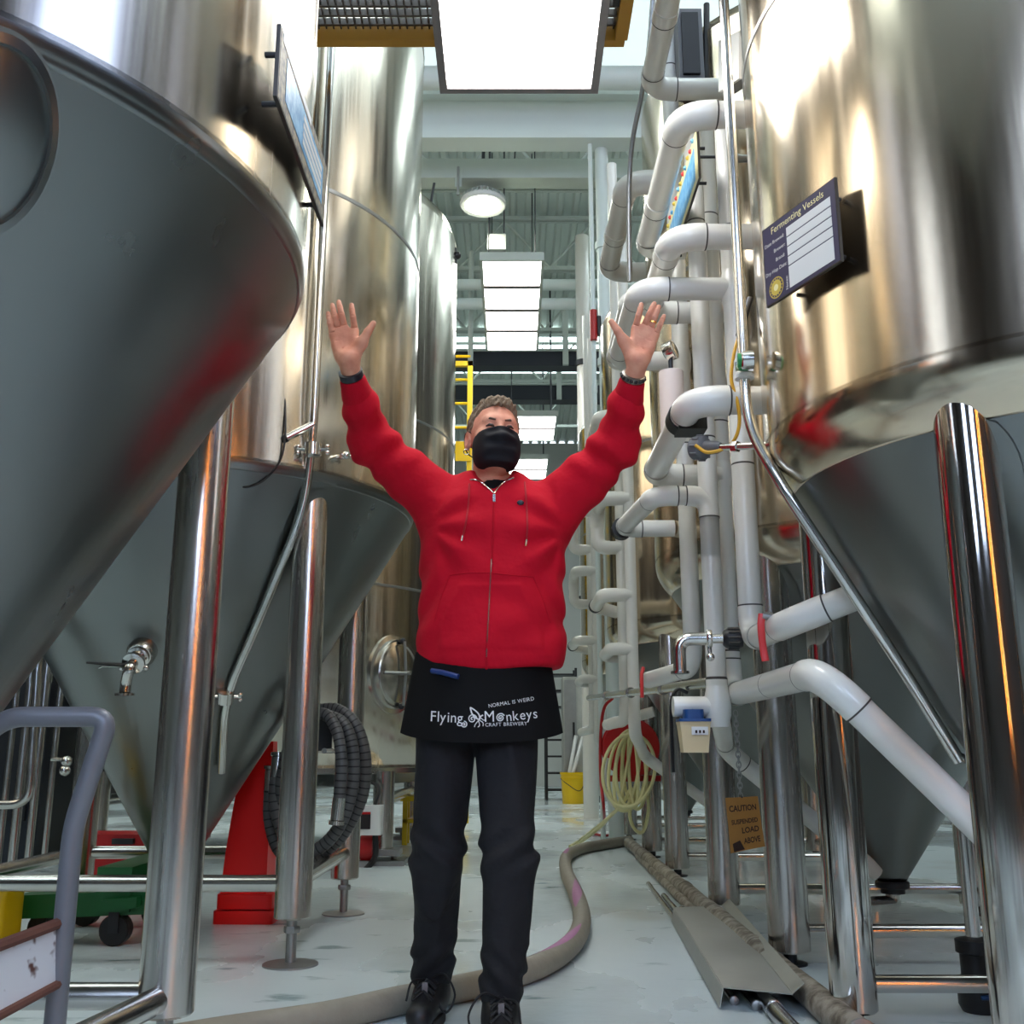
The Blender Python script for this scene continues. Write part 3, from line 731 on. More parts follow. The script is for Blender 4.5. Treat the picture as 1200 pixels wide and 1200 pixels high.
# red lever, black ball valve union and steel bend at the foot of riser D
q = np.array((0.80, 3.06, zD))
G().sweep([q + np.array((-0.02, 0, 0.03)), q + np.array((-0.05, 0, 0.035))], 0.012, 12).build('lever_hub', 'steel_dull', riserD)
G().sweep(spline([q + np.array((-0.05, 0, 0.04)), q + np.array((-0.055, 0.0, 0.0)), q + np.array((-0.05, 0.01, -0.06)), q + np.array((-0.045, 0.01, -0.10))]), 0.007, 8, flat=1.6).build('red_lever', 'red_handle', riserD)
u = np.array(A(872, 748, 3.42)); u[0] -= 0.005
t = thing('ball_valve', 'black plastic ball valve with red knob and steel bend at the pipe foot', 'valve', u)
ax = np.array((-1.0, 0.12, 0.0)); ax = norm(ax); s0 = u + ax * 0.0
G().lathe([(0.030, 0), (0.034, 0.01), (0.034, 0.05), (0.028, 0.06), (0.022, 0.065)], s0, 20, axis=ax).build('valve_body', 'black_plastic', t)
for k in range(12):
    a = k * math.tau / 12; r_, u_, n_ = basis(ax); c = s0 + r_ * 0.034 * math.cos(a) + u_ * 0.034 * math.sin(a)
    G().sweep([c + ax * 0.012, c + ax * 0.048], 0.004, 6).build('grip_rib', 'black_plastic', t)
G().ball(s0 + np.array((0.01, 0, 0.048)), 0.016, sc=(1.3, 0.8, 1)).build('red_knob', 'red_handle', t)
e0 = s0 + ax * 0.065
G().sweep([e0, e0 + ax * 0.035], 0.016, 14).lathe([(0.028, 0), (0.031, 0.004), (0.031, 0.014), (0.028, 0.018)], e0 + ax * 0.035, 20, axis=ax).build('clamp_joint', 'steel_fitting', t)
e1 = e0 + ax * 0.055
G().sweep(fillet([e1, e1 + ax * 0.09, e1 + ax * 0.09 + np.array((0, 0, -0.11))], 0.07), 0.022, 16).lathe([(0.031, 0), (0.031, 0.008), (0.022, 0.01)], e1 + ax * 0.09 + np.array((0, 0, -0.115)), 20).build('bend', 'steel_fitting', t)
G().sweep([e0 + ax * 0.045 + np.array((0, 0, -0.028)), e0 + ax * 0.045 + np.array((0, -0.01, -0.06))], 0.007, 8).ball(e0 + ax * 0.045 + np.array((0, -0.01, -0.062)), 0.014).build('wing_nut', 'steel_fitting', t)
# red handle on riser A's foot
q = np.array((0.60, 4.50, zA))
G().sweep([q + np.array((-0.03, -0.02, 0.03)), q + np.array((-0.04, -0.03, 0.0)), q + np.array((-0.04, -0.03, -0.10))], 0.008, 8).build('red_lever', 'red_handle', riserA)

# the same pipework at the following tanks
grp = 'pipework of the far tanks'
far = []
for k, dy in enumerate((2.72, 5.44)):
    who = ['at the tank with the red hose reel', 'at the farthest tank in the row'][k]
    ff = 0.02
    def sh(p): return (p[0] + ff, p[1] + dy, p[2])
    far.append(pvc('slim white insulated riser ' + who, [sh(up(RA, 5.0)), sh(up(RA, 0.95)), sh((0.62, 4.5, 0.93)), sh((0.95, 4.4, 1.02))], rr, bands=False))
    f2 = pvc('white insulated riser sloping down to the cone ' + who, [sh(up(RB, 4.6)), sh(up(RB, 0.86)), sh((0.86, 4.24, 0.72)), sh((1.53, 4.54, 0.26))], rr, bands=False); far.append(f2)
    far.append(pvc('upper white square pipe loop ' + who, [sh(up(RB, 2.9)), sh((0.56, RB[1], 2.9)), sh((0.56, 4.1, 2.9)), sh((0.56, 4.1, 2.62)), sh(up(RA, 2.62))], 0.05, bands=False))
    far.append(pvc('middle white square pipe loop ' + who, [sh(up(RB, 2.35)), sh((0.56, RB[1], 2.35)), sh((0.56, 4.1, 2.35)), sh((0.56, 4.1, 2.1)), sh(up(RA, 2.1))], 0.045, bands=False))
    f5 = pvc('white insulated branch with a black collar ' + who, [sh(up(RB, 1.72)), sh((0.56, RB[1], 1.72)), sh((0.55, 4.25, 1.72)), sh((0.70, 4.32, 1.69))], 0.042, bands=False); far.append(f5)
    G().sweep([sh((0.551, 4.18, 1.72)), sh((0.55, 4.24, 1.72))], 0.048, 20).build('union_collar', 'rubber', f5)
    far.append(pvc('lowest white insulated branch ' + who, [sh(up(RB, 1.38)), sh((0.60, RB[1], 1.38)), sh((0.60, 4.2, 1.38)), sh((0.72, 4.32, 1.38))], 0.038, bands=False))
# steel rail pipe along the right legs with a hose tap
a, b = A(690, 818, 8.2), A(832, 800, 4.2)
t = thing('rail_pipe', 'thin steel pipe running along the right tank legs at knee height', 'pipe', (a[0], a[1], a[2]))
G().sweep([a, b], 0.022, 14).build('pipe', 'steel_tube', t)
for k in range(1, 4):
    c = np.array(a) * (1 - k / 4) + np.array(b) * k / 4; d = norm(np.array(b) - np.array(a))
    G().sweep([c - d * 0.03, c + d * 0.03], 0.032, 14).build('clamp', 'steel_fitting', t)
# white building column and slim pipes beyond
for (px0, py0, Y, r, m, lab) in ((704, 150, 9.1, 0.065, 'white_steel', 'thick white upright pipe rising to the girder beyond the tanks'), (691, 160, 9.0, 0.022, 'white_steel', 'slim white upright pipe beside the thick one'),
                                 (553, 250, 12.6, 0.035, 'joist_paint', 'slim grey upright conduit beside the yellow ladder'), (682, 300, 12.2, 0.09, 'pvc', 'white upright pipe with dark collar far behind the red fittings')):
    X = A(px0, py0, Y)[0]; ztop = 6.6 if px0 > 600 and Y < 10 else 7.3
    t = thing('upright_pipe', lab, 'pipe', (X, Y, 0))
    G().sweep([(X, Y, 0), (X, Y, ztop)], r, 20).build('pipe', m, t)
    for z in ((2.5, 4.3, 5.5) if r > 0.03 else (4.0,)): G().sweep([(X, Y, z), (X, Y, z + 0.07)], r * 1.25, 20).build('collar', 'dark_steel' if r > 0.08 else m, t)
    G().lathe([(r * 2, 0), (r * 2, 0.01), (r, 0.015)], (X, Y, 0), 20).build('base_flange', m, t)
# red fittings and small clipboard-like valves seen on the far pipes
Xs = A(691, 160, 9.0)[0]; c = np.array((Xs, 8.975, A(694, 400, 9.0)[2]))
t = thing('hose_tap', 'small red tap fixed on the slim white upright pipe', 'tap', c)
G().sweep([c, c + np.array((0, 0, 0.30))], 0.035, 12).build('tap_body', 'red_paint', t)
G().sweep([c + np.array((0.05, 0, 0.05)), c + np.array((0.05, 0, 0.24))], 0.022, 10).build('hose_end', 'black_plastic', t)

# ================================================================== steel pipe, clamps and probe on the polished tank
p0, n0 = hit(R1, 893, 440); p1, _ = hit(R1, 886, 300)
xx, yy = (p0 + n0 * 0.05)[:2]
t = thing('cleaning_pipe', 'slim polished steel pipe running down the polished tank and along its cone', 'pipe', (xx, yy, 1.0))
w, nw = hit(R1, 925, 560); w2, nw2 = hit(R1, 1075, 790); w3, nw3 = hit(R1, 1136, 885)
G().sweep(fillet([(xx, yy, 3.5), (xx, yy, 1.66), tuple(w + nw * 0.03), tuple(w2 + nw2 * 0.025), tuple(w3 + nw3 * 0.03)], 0.10), 0.016, 16).build('pipe', 'steel_fitting', t)
zc = p0[2] + 0.02
cl = G().lathe([(0.018, -0.03), (0.028, -0.028), (0.028, -0.018), (0.022, -0.014), (0.022, 0.014), (0.028, 0.018), (0.028, 0.028), (0.018, 0.03)], (xx, yy, zc), 24).build('clamp', 'white_plastic', t)
r_, u_, n_ = basis(n0); c = np.array((xx, yy, zc))
G().box((xx - 0.03, yy - 0.028, zc - 0.014), (xx + 0.02, yy - 0.02, zc + 0.014)).build('clamp_band', 'steel_fitting', cl, smooth=False)
G().box((xx - 0.022, yy - 0.032, zc - 0.012), (xx + 0.004, yy - 0.028, zc + 0.012)).build('gasket', 'green_gasket', cl, smooth=False)
G().sweep([c - r_ * 0.055, c + r_ * 0.055], 0.006, 8).build('clamp_bolt', 'steel_fitting', cl)
c2 = c + r_ * 0.075 + n_ * 0.0
G().lathe([(0.026, 0), (0.026, 0.03), (0.02, 0.035)], c2 - n_ * 0.02, 20, axis=n_).build('bracket', 'steel_fitting', t)
G().lathe([(0.021, 0), (0.021, 0.012)], c2 + n_ * 0.012, 20, axis=n_).build('bracket_gasket', 'green_gasket', t)
G().lathe([(0.012, 0), (0.016, 0.01), (0.006, 0.015)], w3 + nw3 * 0.01, 12, axis=nw3).build('end_bracket', 'steel_fitting', t)
# temperature probe with yellow cable
pb = np.array(A(822, 525, 3.02)); pt, nt_ = hit(R1, 884, 522)
t = thing('temperature_probe', 'grey plastic probe head with yellow cable on the polished tank', 'probe', pb)
ax = norm(pt - pb)
G().lathe([(0.022, -0.03), (0.036, -0.026), (0.038, -0.012), (0.038, 0.008), (0.034, 0.014), (0.022, 0.02), (0.020, 0.06), (0.014, 0.075)], pb, 22, axis=ax).build('head', 'grey_plastic', t)
for k in range(10):
    a_ = k * math.tau / 10; r_, u_, n_ = basis(ax); c = pb + r_ * 0.038 * math.cos(a_) + u_ * 0.038 * math.sin(a_)
    G().sweep([c - ax * 0.014, c + ax * 0.01], 0.004, 6).build('grip_rib', 'grey_plastic', t)
G().sweep([pb + ax * 0.07, pt + ax * 0.02], 0.011, 14).build('stem', 'steel_fitting', t)
G().sweep([pb + ax * 0.12, pb + ax * 0.14], 0.017, 6).build('hex_nut', 'steel_fitting', t)
cab = [A(815, 522, 2.99), A(830, 530, 2.97), A(855, 522, 2.95), A(866, 500, 2.94), A(864, 470, 2.94), A(857, 445, 2.95), A(860, 415, 2.96), A(866, 393, 2.97)]
G().sweep(spline(cab), 0.0055, 8).build('yellow_cable', 'yellow_cable', t)
e = np.array(cab[-1]); G().sweep([e, A(879, 350, 3.0)], 0.011, 10).build('cable_sleeve', 'dark_steel', t)
# small probe high on the second tank
c = np.array(A(850, 184, 3.6)); t = thing('level_probe', 'small brass coloured probe between two white loop pipes', 'probe', c)
G().sweep([A(820, 184, 3.6), A(842, 184, 3.6)], 0.006, 8).build('rod', 'dark_steel', t)
G().sweep([A(840, 184, 3.6), A(856, 185, 3.6), A(868, 186, 3.6), A(900, 186, 3.6)], [0.014, 0.02, 0.016, 0.012], 12).build('body', 'steel_dull', t)
# grey control box, white electric box and cables high on the right
t = thing('control_box', 'dark grey control box high on the second tank behind the pipes', 'control box', A(808, 95, 4.0))
a, b = A(797, 95, 3.97), A(822, 10, 3.97)
G().box((a[0], 3.97, a[2]), (b[0], 4.12, b[2])).build('box', 'grey_plastic', t, smooth=False)
G().box((a[0] + 0.015, 3.955, a[2] + 0.03), (b[0] - 0.02, 3.972, b[2] - 0.03)).build('door', 'dark_steel', t, smooth=False)
G().sweep([A(828, 95, 3.99), A(828, 5, 3.99)], 0.014, 8).build('cable_loom', 'rubber', t)
t = thing('junction_box', 'flat white electrical box with a steel cover beside the polished tank', 'junction box', A(858, 108, 3.1))
qs = [A(842, 108, 3.25), A(866, 92, 3.02), A(866, 36, 3.02), A(842, 48, 3.25)]
q = np.array([qs[0], qs[1], qs[2], qs[3]])
nn = norm(np.cross(q[1] - q[0], q[3] - q[0])); nn = nn if nn[0] > 0 else -nn
G().prism(q, nn * 0.01).build('cover', 'white_plastic', t, smooth=False)
G().prism(q + nn * 0.01 + np.array((0, 0, 0.0)), nn * 0.05).build('box', 'grey_plastic', t, smooth=False)
c = q.mean(0); G().lathe([(0.022, 0), (0.022, 0.006), (0.01, 0.01)], c - nn * 0.001 + np.array((0, 0, 0.02)), 16, axis=-nn).build('knob', 'steel_dull', t)
tag(G().sweep(spline([A(765, 0, 3.8), A(760, 60, 3.85), A(752, 110, 3.95), A(742, 160, 4.05), A(738, 200, 4.1), A(737, 255, 4.15), A(738, 330, 4.2)]), 0.011, 10).build('conduit', 'steel_dull'),
    'thin bent grey conduit hanging beside the white loop pipes', 'conduit')
# ================================================================== the person
def surface_nets(f, lo, hi, h):
    lo = np.asarray(lo, float); hi = np.asarray(hi, float)
    n = np.ceil((hi - lo) / h).astype(int) + 1
    ax = [lo[i] + h * np.arange(n[i]) for i in range(3)]
    X, Y, Z = np.meshgrid(*ax, indexing='ij')
    D = f(X.astype(np.float32), Y.astype(np.float32), Z.astype(np.float32)).astype(np.float32)
    S = D < 0
    c = [D[i:n[0] - 1 + i, j:n[1] - 1 + j, k:n[2] - 1 + k] for i in (0, 1) for j in (0, 1) for k in (0, 1)]
    s = sum((q < 0).astype(np.int8) for q in c)
    act = (s > 0) & (s < 8)
    idx = np.argwhere(act); num = len(idx)
    ids = -np.ones(act.shape, int); ids[act] = np.arange(num)
    cv = np.stack([q[act] for q in c], 1)
    off = np.array([(i, j, k) for i in (0, 1) for j in (0, 1) for k in (0, 1)], float)
    acc = np.zeros((num, 3)); cnt = np.zeros(num)
    for a in range(8):
        for b in range(a + 1, 8):
            if np.abs(off[a] - off[b]).sum() != 1: continue
            da, db = cv[:, a], cv[:, b]; m = (da < 0) != (db < 0)
            t = np.where(m, da / np.where(m, da - db, 1), 0)
            acc += np.where(m[:, None], off[a] + t[:, None] * (off[b] - off[a]), 0); cnt += m
    v = lo + h * (idx + acc / cnt[:, None])
    faces = []
    for d in range(3):
        e = [0, 0, 0]; e[d] = 1
        A0 = S[:n[0] - e[0], :n[1] - e[1], :n[2] - e[2]]; B0 = S[e[0]:, e[1]:, e[2]:]
        ch = np.argwhere(A0 != B0)
        o1, o2 = (d + 1) % 3, (d + 2) % 3
        ok = (ch[:, o1] > 0) & (ch[:, o2] > 0) & (ch[:, o1] < n[o1] - 1) & (ch[:, o2] < n[o2] - 1)
        ch = ch[ok]; fl = S[ch[:, 0], ch[:, 1], ch[:, 2]]
        def g(a, b):
            q = ch.copy(); q[:, o1] -= a; q[:, o2] -= b
            return ids[q[:, 0], q[:, 1], q[:, 2]]
        Q = np.stack([g(1, 1), g(0, 1), g(0, 0), g(1, 0)], 1)
        Q[~fl] = Q[~fl][:, ::-1]
        faces.append(Q)
    return v, np.vstack(faces)
def smin(a, b, k):
    h = np.clip(0.5 + 0.5 * (b - a) / k, 0, 1)
    return b * (1 - h) + a * h - k * h * (1 - h)
def smax(a, b, k): return -smin(-a, -b, k)
def cap(X, Y, Z, a, b, ra, rb):
    a = np.asarray(a, np.float32); d = np.asarray(b, np.float32) - a; L = float((d * d).sum()) + 1e-12
    t = np.clip(((X - a[0]) * d[0] + (Y - a[1]) * d[1] + (Z - a[2]) * d[2]) / L, 0, 1)
    return np.sqrt((X - a[0] - t * d[0]) ** 2 + (Y - a[1] - t * d[1]) ** 2 + (Z - a[2] - t * d[2]) ** 2) - (ra + (rb - ra) * t)
def ell(X, Y, Z, c, r):
    q = np.sqrt(((X - c[0]) / r[0]) ** 2 + ((Y - c[1]) / r[1]) ** 2 + ((Z - c[2]) / r[2]) ** 2)
    return (q - 1) * min(r)
def sstep(x, a, b):
    t = np.clip((x - a) / (b - a), 0, 1); return t * t * (3 - 2 * t)
def netmesh(g, f, lo, hi, h):
    v, q = surface_nets(f, lo, hi, h); return g.add(v, [tuple(int(i) for i in r) for r in q])

PC = np.array((-0.06, 3.1))
man = thing('person', 'person in a red zip hoodie and black mask with both arms raised', 'person', (-0.13, 3.1, 0.0))
# --- head frame: turned a little to the right of the picture
HC = np.array(A(578.5, 514, 3.09)); HYAW = math.radians(13); HPIT = math.radians(4); HROL = math.radians(2)
HM = (Matrix.Rotation(HYAW, 3, 'Z') @ Matrix.Rotation(-HPIT, 3, 'X') @ Matrix.Rotation(HROL, 3, 'Y'))
HMn = np.array(HM)
def to_local(X, Y, Z):
    x, y, z = X - HC[0], Y - HC[1], Z - HC[2]; R = HMn.T
    return R[0, 0] * x + R[0, 1] * y + R[0, 2] * z, R[1, 0] * x + R[1, 1] * y + R[1, 2] * z, R[2, 0] * x + R[2, 1] * y + R[2, 2] * z
def H(p): return HC + HMn @ np.asarray(p, float)
def head_sdf(x, y, z, full=True):
    d = ell(x, y, z, (0, 0.014, 0.03), (0.077, 0.097, 0.094))
    d = smin(d, ell(x, y, z, (0, -0.028, -0.025), (0.066, 0.068, 0.095)), 0.03)
    d = smin(d, ell(x, y, z, (0, -0.045, -0.088), (0.046, 0.045, 0.034)), 0.03)
    if full:
        d = smin(d, cap(x, y, z, (-0.034, -0.078, 0.026), (0.034, -0.078, 0.026), 0.014, 0.014), 0.02)
        d = smin(d, cap(x, y, z, (0, -0.094, 0.008), (0, -0.112, -0.03), 0.009, 0.014), 0.012)
        for s in (-1, 1):
            d = smin(d, ell(x, y, z, (s * 0.042, -0.068, -0.025), (0.026, 0.026, 0.026)), 0.02)
            d = smax(d, -(np.sqrt((x - s * 0.032) ** 2 + (y + 0.106) ** 2 + ((z - 0.006) * 1.2) ** 2) - 0.017), 0.012)
            d = smin(d, np.sqrt((x - s * 0.031) ** 2 + (y + 0.082) ** 2 + (z - 0.005) ** 2) - 0.0125, 0.003)
            e = ell(x, y, z, (s * 0.080, 0.012, -0.012), (0.011, 0.020, 0.033))
            e = smax(e, -ell(x, y, z, (s * 0.089, 0.006, -0.010), (0.010, 0.011, 0.018)), 0.006)
            d = smin(d, e, 0.006)
    return d
def neck_sdf(x, y, z):
    return cap(x, y, z, (0, 0.022, -0.06), (0.0, 0.045, -0.23), 0.056, 0.060)
def body_head(X, Y, Z):
    x, y, z = to_local(X, Y, Z)
    return smin(head_sdf(x, y, z), neck_sdf(x, y, z), 0.025)
body = G()
netmesh(body, body_head, HC - (0.115, 0.145, 0.235), HC + (0.115, 0.15, 0.145), 0.0032)

# --- arms and hands (joints measured in the picture, at their own depth)
def creases(W, TB, prims):
    f_ = np.array((0, -0.0165, 0)); I_, M_, R_, P_ = [q[0] for q in prims]
    out = [(I_ * 0.80 + W * 0.20 + f_, P_ * 0.72 + W * 0.28 + f_), (I_ * 0.70 + TB * 0.30 + f_, P_ * 0.40 + W * 0.60 + f_)]
    for (B_, Md, M2, T_, rb) in prims:
        for q, k in ((B_ * 0.95 + T_ * 0.05, 1.0), (Md, 0.95), (M2, 0.9)):
            s_ = norm(np.cross(T_ - B_, (0, 1, 0))) * rb * 0.8; g_ = np.array((0, -rb * 1.02 * k, 0)); out.append((q - s_ + g_, q + s_ + g_))
    return out
def hand(wrist, elbow, fingers, thumb, Yh):
    def J(p, dy=0.0): return np.array(A(p[0], p[1], Yh + dy))
    W = J(wrist); E = np.asarray(elbow)
    prims = []
    for (b, tip, rb) in fingers:
        B_, T_ = J(b), J(tip, -0.012); Md = B_ * 0.52 + T_ * 0.48 + np.array((0, -0.010, 0)); M2 = B_ * 0.24 + T_ * 0.76 + np.array((0, -0.006, 0))
        prims.append((B_, Md, M2, T_, rb))
    TB, TM, TT = [J(q, dd) for q, dd in zip(thumb, (-0.012, -0.02, -0.02))]
    axis = norm(W - E)
    def f(X, Y, Z):
        palm = None
        for (B_, Md, M2, T_, rb) in prims:
            w0 = W + (B_ - W) * 0.33 + (B_ - prims[1][0]) * 0.22
            c = cap(X, Y, Z, w0, B_ + (B_ - W) * -0.02, 0.0155, rb * 1.38)
            palm = c if palm is None else smin(palm, c, 0.016)
        palm = smin(palm, cap(X, Y, Z, W + (TB - W) * 0.38, TB, 0.019, 0.0160), 0.016)
        palm = smin(palm, cap(X, Y, Z, W + (prims[-1][0] - W) * 0.36 + np.array((0, -0.006, 0)), W + (prims[-1][0] - W) * 0.6 + np.array((0, -0.006, 0)), 0.018, 0.015), 0.016)
        arm = smin(cap(X, Y, Z, W + axis * 0.02, W - axis * 0.09, 0.0245, 0.029), cap(X, Y, Z, W + axis * 0.02 + np.array((0.008, 0, 0)), W - axis * 0.09, 0.024, 0.029), 0.01)
        palm = smin(palm, arm, 0.022)
        th = smin(cap(X, Y, Z, TB, TM, 0.0155, 0.012), cap(X, Y, Z, TM, TT, 0.0118, 0.0088), 0.004)
        palm = smin(palm, th, 0.012)
        for (B_, Md, M2, T_, rb) in prims:
            fi = smin(smin(cap(X, Y, Z, B_, Md, rb * 1.12, rb), cap(X, Y, Z, Md, M2, rb, rb * 0.93), 0.003), cap(X, Y, Z, M2, T_, rb * 0.93, rb * 0.80), 0.003)
            palm = smin(palm, fi, 0.0035)
        pc = W * 0.42 + prims[1][0] * 0.40 + prims[2][0] * 0.18 + np.array((0, -0.052, 0))
        palm = smax(palm, -(np.sqrt((X - pc[0]) ** 2 + (Y - pc[1]) ** 2 + (Z - pc[2]) ** 2) - 0.037), 0.012)
        for (u0, u1) in creases(W, TB, prims):
            palm = smax(palm, -cap(X, Y, Z, u0, u1, 0.0022, 0.0016), 0.003)
        return palm
    allp = np.vstack([W - axis * 0.12, TT, TM] + [p[3] for p in prims] + [p[0] for p in prims])
    return f, allp.min(0) - 0.04, allp.max(0) + 0.04, W, axis
SL, SR = np.array(A(513, 590, 3.12)), np.array(A(656, 594, 3.12))
EL, ER = np.array(A(436, 519, 3.02)), np.array(A(722, 522, 3.0))
YH = 2.80
fL, loL, hiL, WL, axL = hand((408, 428), EL, [((416, 387), (412, 357.5), 0.0088), ((404, 384), (397, 354), 0.0090), ((396, 386), (389.5, 357.5), 0.0086), ((389.5, 392), (384.5, 367), 0.008)],
                             [(424, 402), (431, 389), (437.5, 379)], YH)
fR, loR, hiR, WR, axR = hand((745, 430), ER, [((744.5, 384), (751.5, 357), 0.0088), ((754.5, 383), (766.5, 356), 0.0090), ((762.5, 386), (772, 359.5), 0.0086), ((769, 392), (778, 370.5), 0.008)],
                             [(731, 400), (724, 388), (716.5, 377)], YH)
netmesh(body, fL, loL, hiL, 0.0026)
netmesh(body, fR, loR, hiR, 0.0026)
# the rest of the figure under the clothes
for (S_, E_, W_) in ((SL, EL, WL), (SR, ER, WR)):
    body.sweep([PC.tolist() + [1.50], S_, E_, W_ - norm(W_ - E_) * 0.05], [0.06, 0.052, 0.042, 0.029], 14)
body.sweep([(PC[0], 3.1, 0.95), (PC[0], 3.1, 1.2), (PC[0], 3.1, 1.45), (PC[0], 3.12, 1.60)], [0.13, 0.12, 0.12, 0.055], 20)
HIPL, HIPR = np.array((-0.195, 3.1, 0.90)), np.array((-0.02, 3.09, 0.90))
KNL, KNR = np.array((-0.212, 3.09, 0.46)), np.array((-0.008, 3.0, 0.46))
ANL, ANR = np.array((-0.232, 3.235, 0.10)), np.array((-0.030, 2.985, 0.10))
for (h_, k_, a_) in ((HIPL, KNL, ANL), (HIPR, KNR, ANR)):
    body.sweep([(h_[0] * 0.5 + PC[0] * 0.5 - 0.02, 3.1, 0.98), h_, k_, a_], [0.08, 0.066, 0.05, 0.036], 14)
man_body = body.build('body', 'skin', man)
G().sweep([(PC[0], 3.1, 1.2), (PC[0], 3.09, 1.42), (HC[0], 3.10, 1.50), (HC[0], 3.115, 1.555), (HC[0], 3.12, 1.565)], [0.10, 0.105, 0.10, 0.068, 0.064], 24).build('undershirt', 'apron', man)

# --- hair, brows, eyes
def hair_f(X, Y, Z):
    x, y, z = to_local(X, Y, Z)
    nz = 0.0014 * np.sin(x * 210 + 2 * np.sin(y * 90)) + 0.0014 * np.sin(y * 170 + z * 120) + 0.001 * np.sin(x * 330 - z * 240)
    d = ell(x, y, z, (0, 0.016, 0.034), (0.0815, 0.100, 0.0965)) - nz
    d = smin(d, ell(x, y, z, (0.005, -0.03, 0.095), (0.052, 0.05, 0.032)) - 1.5 * nz, 0.02)
    line = 0.082 - 0.125 * sstep(y, -0.072, 0.005) - 0.03 * sstep(y, 0.0, 0.05)
    return smax(d, -(z - line + 1.5 * nz), 0.006)
g = G(); netmesh(g, hair_f, HC - (0.11, 0.13, 0.12), HC + (0.11, 0.15, 0.15), 0.0032); g.build('hair', 'hair', man)
for s in (-1, 1):
    G().sweep([H((s * 0.014, -0.0965, 0.0245)), H((s * 0.031, -0.0935, 0.028)), H((s * 0.051, -0.078, 0.022))], [0.0032, 0.0045, 0.0022], 8).build('eyebrow', 'hair_dark', man)
    G().sweep([H((s * 0.018, -0.0925, 0.0035)), H((s * 0.025, -0.0962, 0.0055)), H((s * 0.033, -0.0958, 0.0065)), H((s * 0.043, -0.0885, 0.003))], [0.002, 0.0046, 0.0046, 0.002], 8).build('eye', 'eye', man)
# --- mask with ear loops
def mask_f(X, Y, Z):
    x, y, z = to_local(X, Y, Z)
    d = ((np.abs(x / 0.073) ** 2.8 + np.abs((y + 0.044) / 0.084) ** 2.4 + np.abs((z + 0.055) / 0.074) ** 2.8) ** (1 / 2.6) - 1) * 0.07
    d = smin(d, cap(x, y, z, (0, -0.106, -0.008), (0, -0.122, -0.04), 0.014, 0.022), 0.02)
    d = d - 0.0030 * np.sin((z + 0.05) * 170 + 12 * np.abs(x)) * sstep(0.06 - np.abs(x), 0, 0.03)
    top = -0.006 - 0.18 * np.clip(np.abs(x) - 0.012, 0, 1)
    d = smax(d, z - top, 0.004)
    d = smax(d, y + 0.020 - 0.10 * (z + 0.05), 0.004)
    return smax(d, -(z + 0.120), 0.01)
g = G(); netmesh(g, mask_f, HC - (0.1, 0.16, 0.15), HC + (0.1, 0.05, 0.05), 0.003)
mask = g.build('face_mask', 'mask_cloth', man); tag(mask, label='black pleated cloth face mask')
for s in (-1, 1):
    G().sweep(spline([H((s * 0.064, -0.03, -0.018)), H((s * 0.078, -0.005, 0.012)), H((s * 0.087, 0.020, 0.012)), H((s * 0.086, 0.032, -0.02)), H((s * 0.078, 0.012, -0.055)), H((s * 0.064, -0.03, -0.085))]), 0.0022, 8).build('ear_loop', 'mask_cloth', mask)
e = H((-0.086, -0.004, -0.055))
g = G(); ring = [e + np.array((0.009 * math.cos(a), 0.0, 0.009 * math.sin(a))) for a in np.linspace(0, math.tau, 16, endpoint=False)]
g.sweep(ring, 0.0016, 8, closed=True); g.build('earring', 'steel_fitting', man)

# --- hoodie
zk = [0.95, 0.985, 1.02, 1.10, 1.22, 1.34, 1.43, 1.50, 1.555, 1.60]
ak = [0.204, 0.207, 0.218, 0.222, 0.220, 0.222, 0.222, 0.195, 0.125, 0.080]
bk = [0.148, 0.150, 0.158, 0.152, 0.146, 0.148, 0.142, 0.122, 0.095, 0.078]
def cuff_pt(W_, ax_, d): return W_ - ax_ * d
CL, CR = cuff_pt(WL, norm(WL - EL), 0.045), cuff_pt(WR, norm(WR - ER), 0.045)
def torso(X, Y, Z):
    a = np.interp(Z, zk, ak).astype(np.float32); b = np.interp(Z, zk, bk).astype(np.float32)
    dx = (X - (-0.062 + 0.006 * (Z - 1.0))) / a; dy = (Y - 3.1) / b
    q = (np.abs(dx) ** 2.4 + np.abs(dy) ** 2.4) ** (1 / 2.4)
    return smax((q - 1) * np.minimum(a, b) * 0.95, Z - 1.60, 0.02)
def sleeve(X, Y, Z, S_, E_, C_, sgn):
    sh = S_ + np.array((-sgn * 0.05, 0, -0.03))
    d = cap(X, Y, Z, sh, S_ * 0.55 + E_ * 0.45, 0.098, 0.076)
    d = smin(d, cap(X, Y, Z, S_ * 0.55 + E_ * 0.45, E_, 0.076, 0.066), 0.03)
    d = smin(d, cap(X, Y, Z, E_, C_ * 0.8 + E_ * 0.2, 0.066, 0.049), 0.04)
    ax_ = norm(C_ - E_); u = (X - E_[0]) * ax_[0] + (Y - E_[1]) * ax_[1] + (Z - E_[2]) * ax_[2]
    bl = np.linalg.norm(C_ - E_)
    d = d - 0.0075 * np.sin(u * 62 + 14 * (X - E_[0]) * sgn + 8 * (Y - E_[1])) * np.exp(-((u - bl * 0.62) / (bl * 0.42)) ** 2)
    v = norm(S_ - E_); w = (X - E_[0]) * v[0] + (Y - E_[1]) * v[1] + (Z - E_[2]) * v[2]
    d = d - 0.0075 * np.sin(w * 55 - 30 * (Z - E_[2])) * np.exp(-((w - 0.04) / 0.09) ** 2)
    return smax(d, u - bl + 0.035, 0.006)
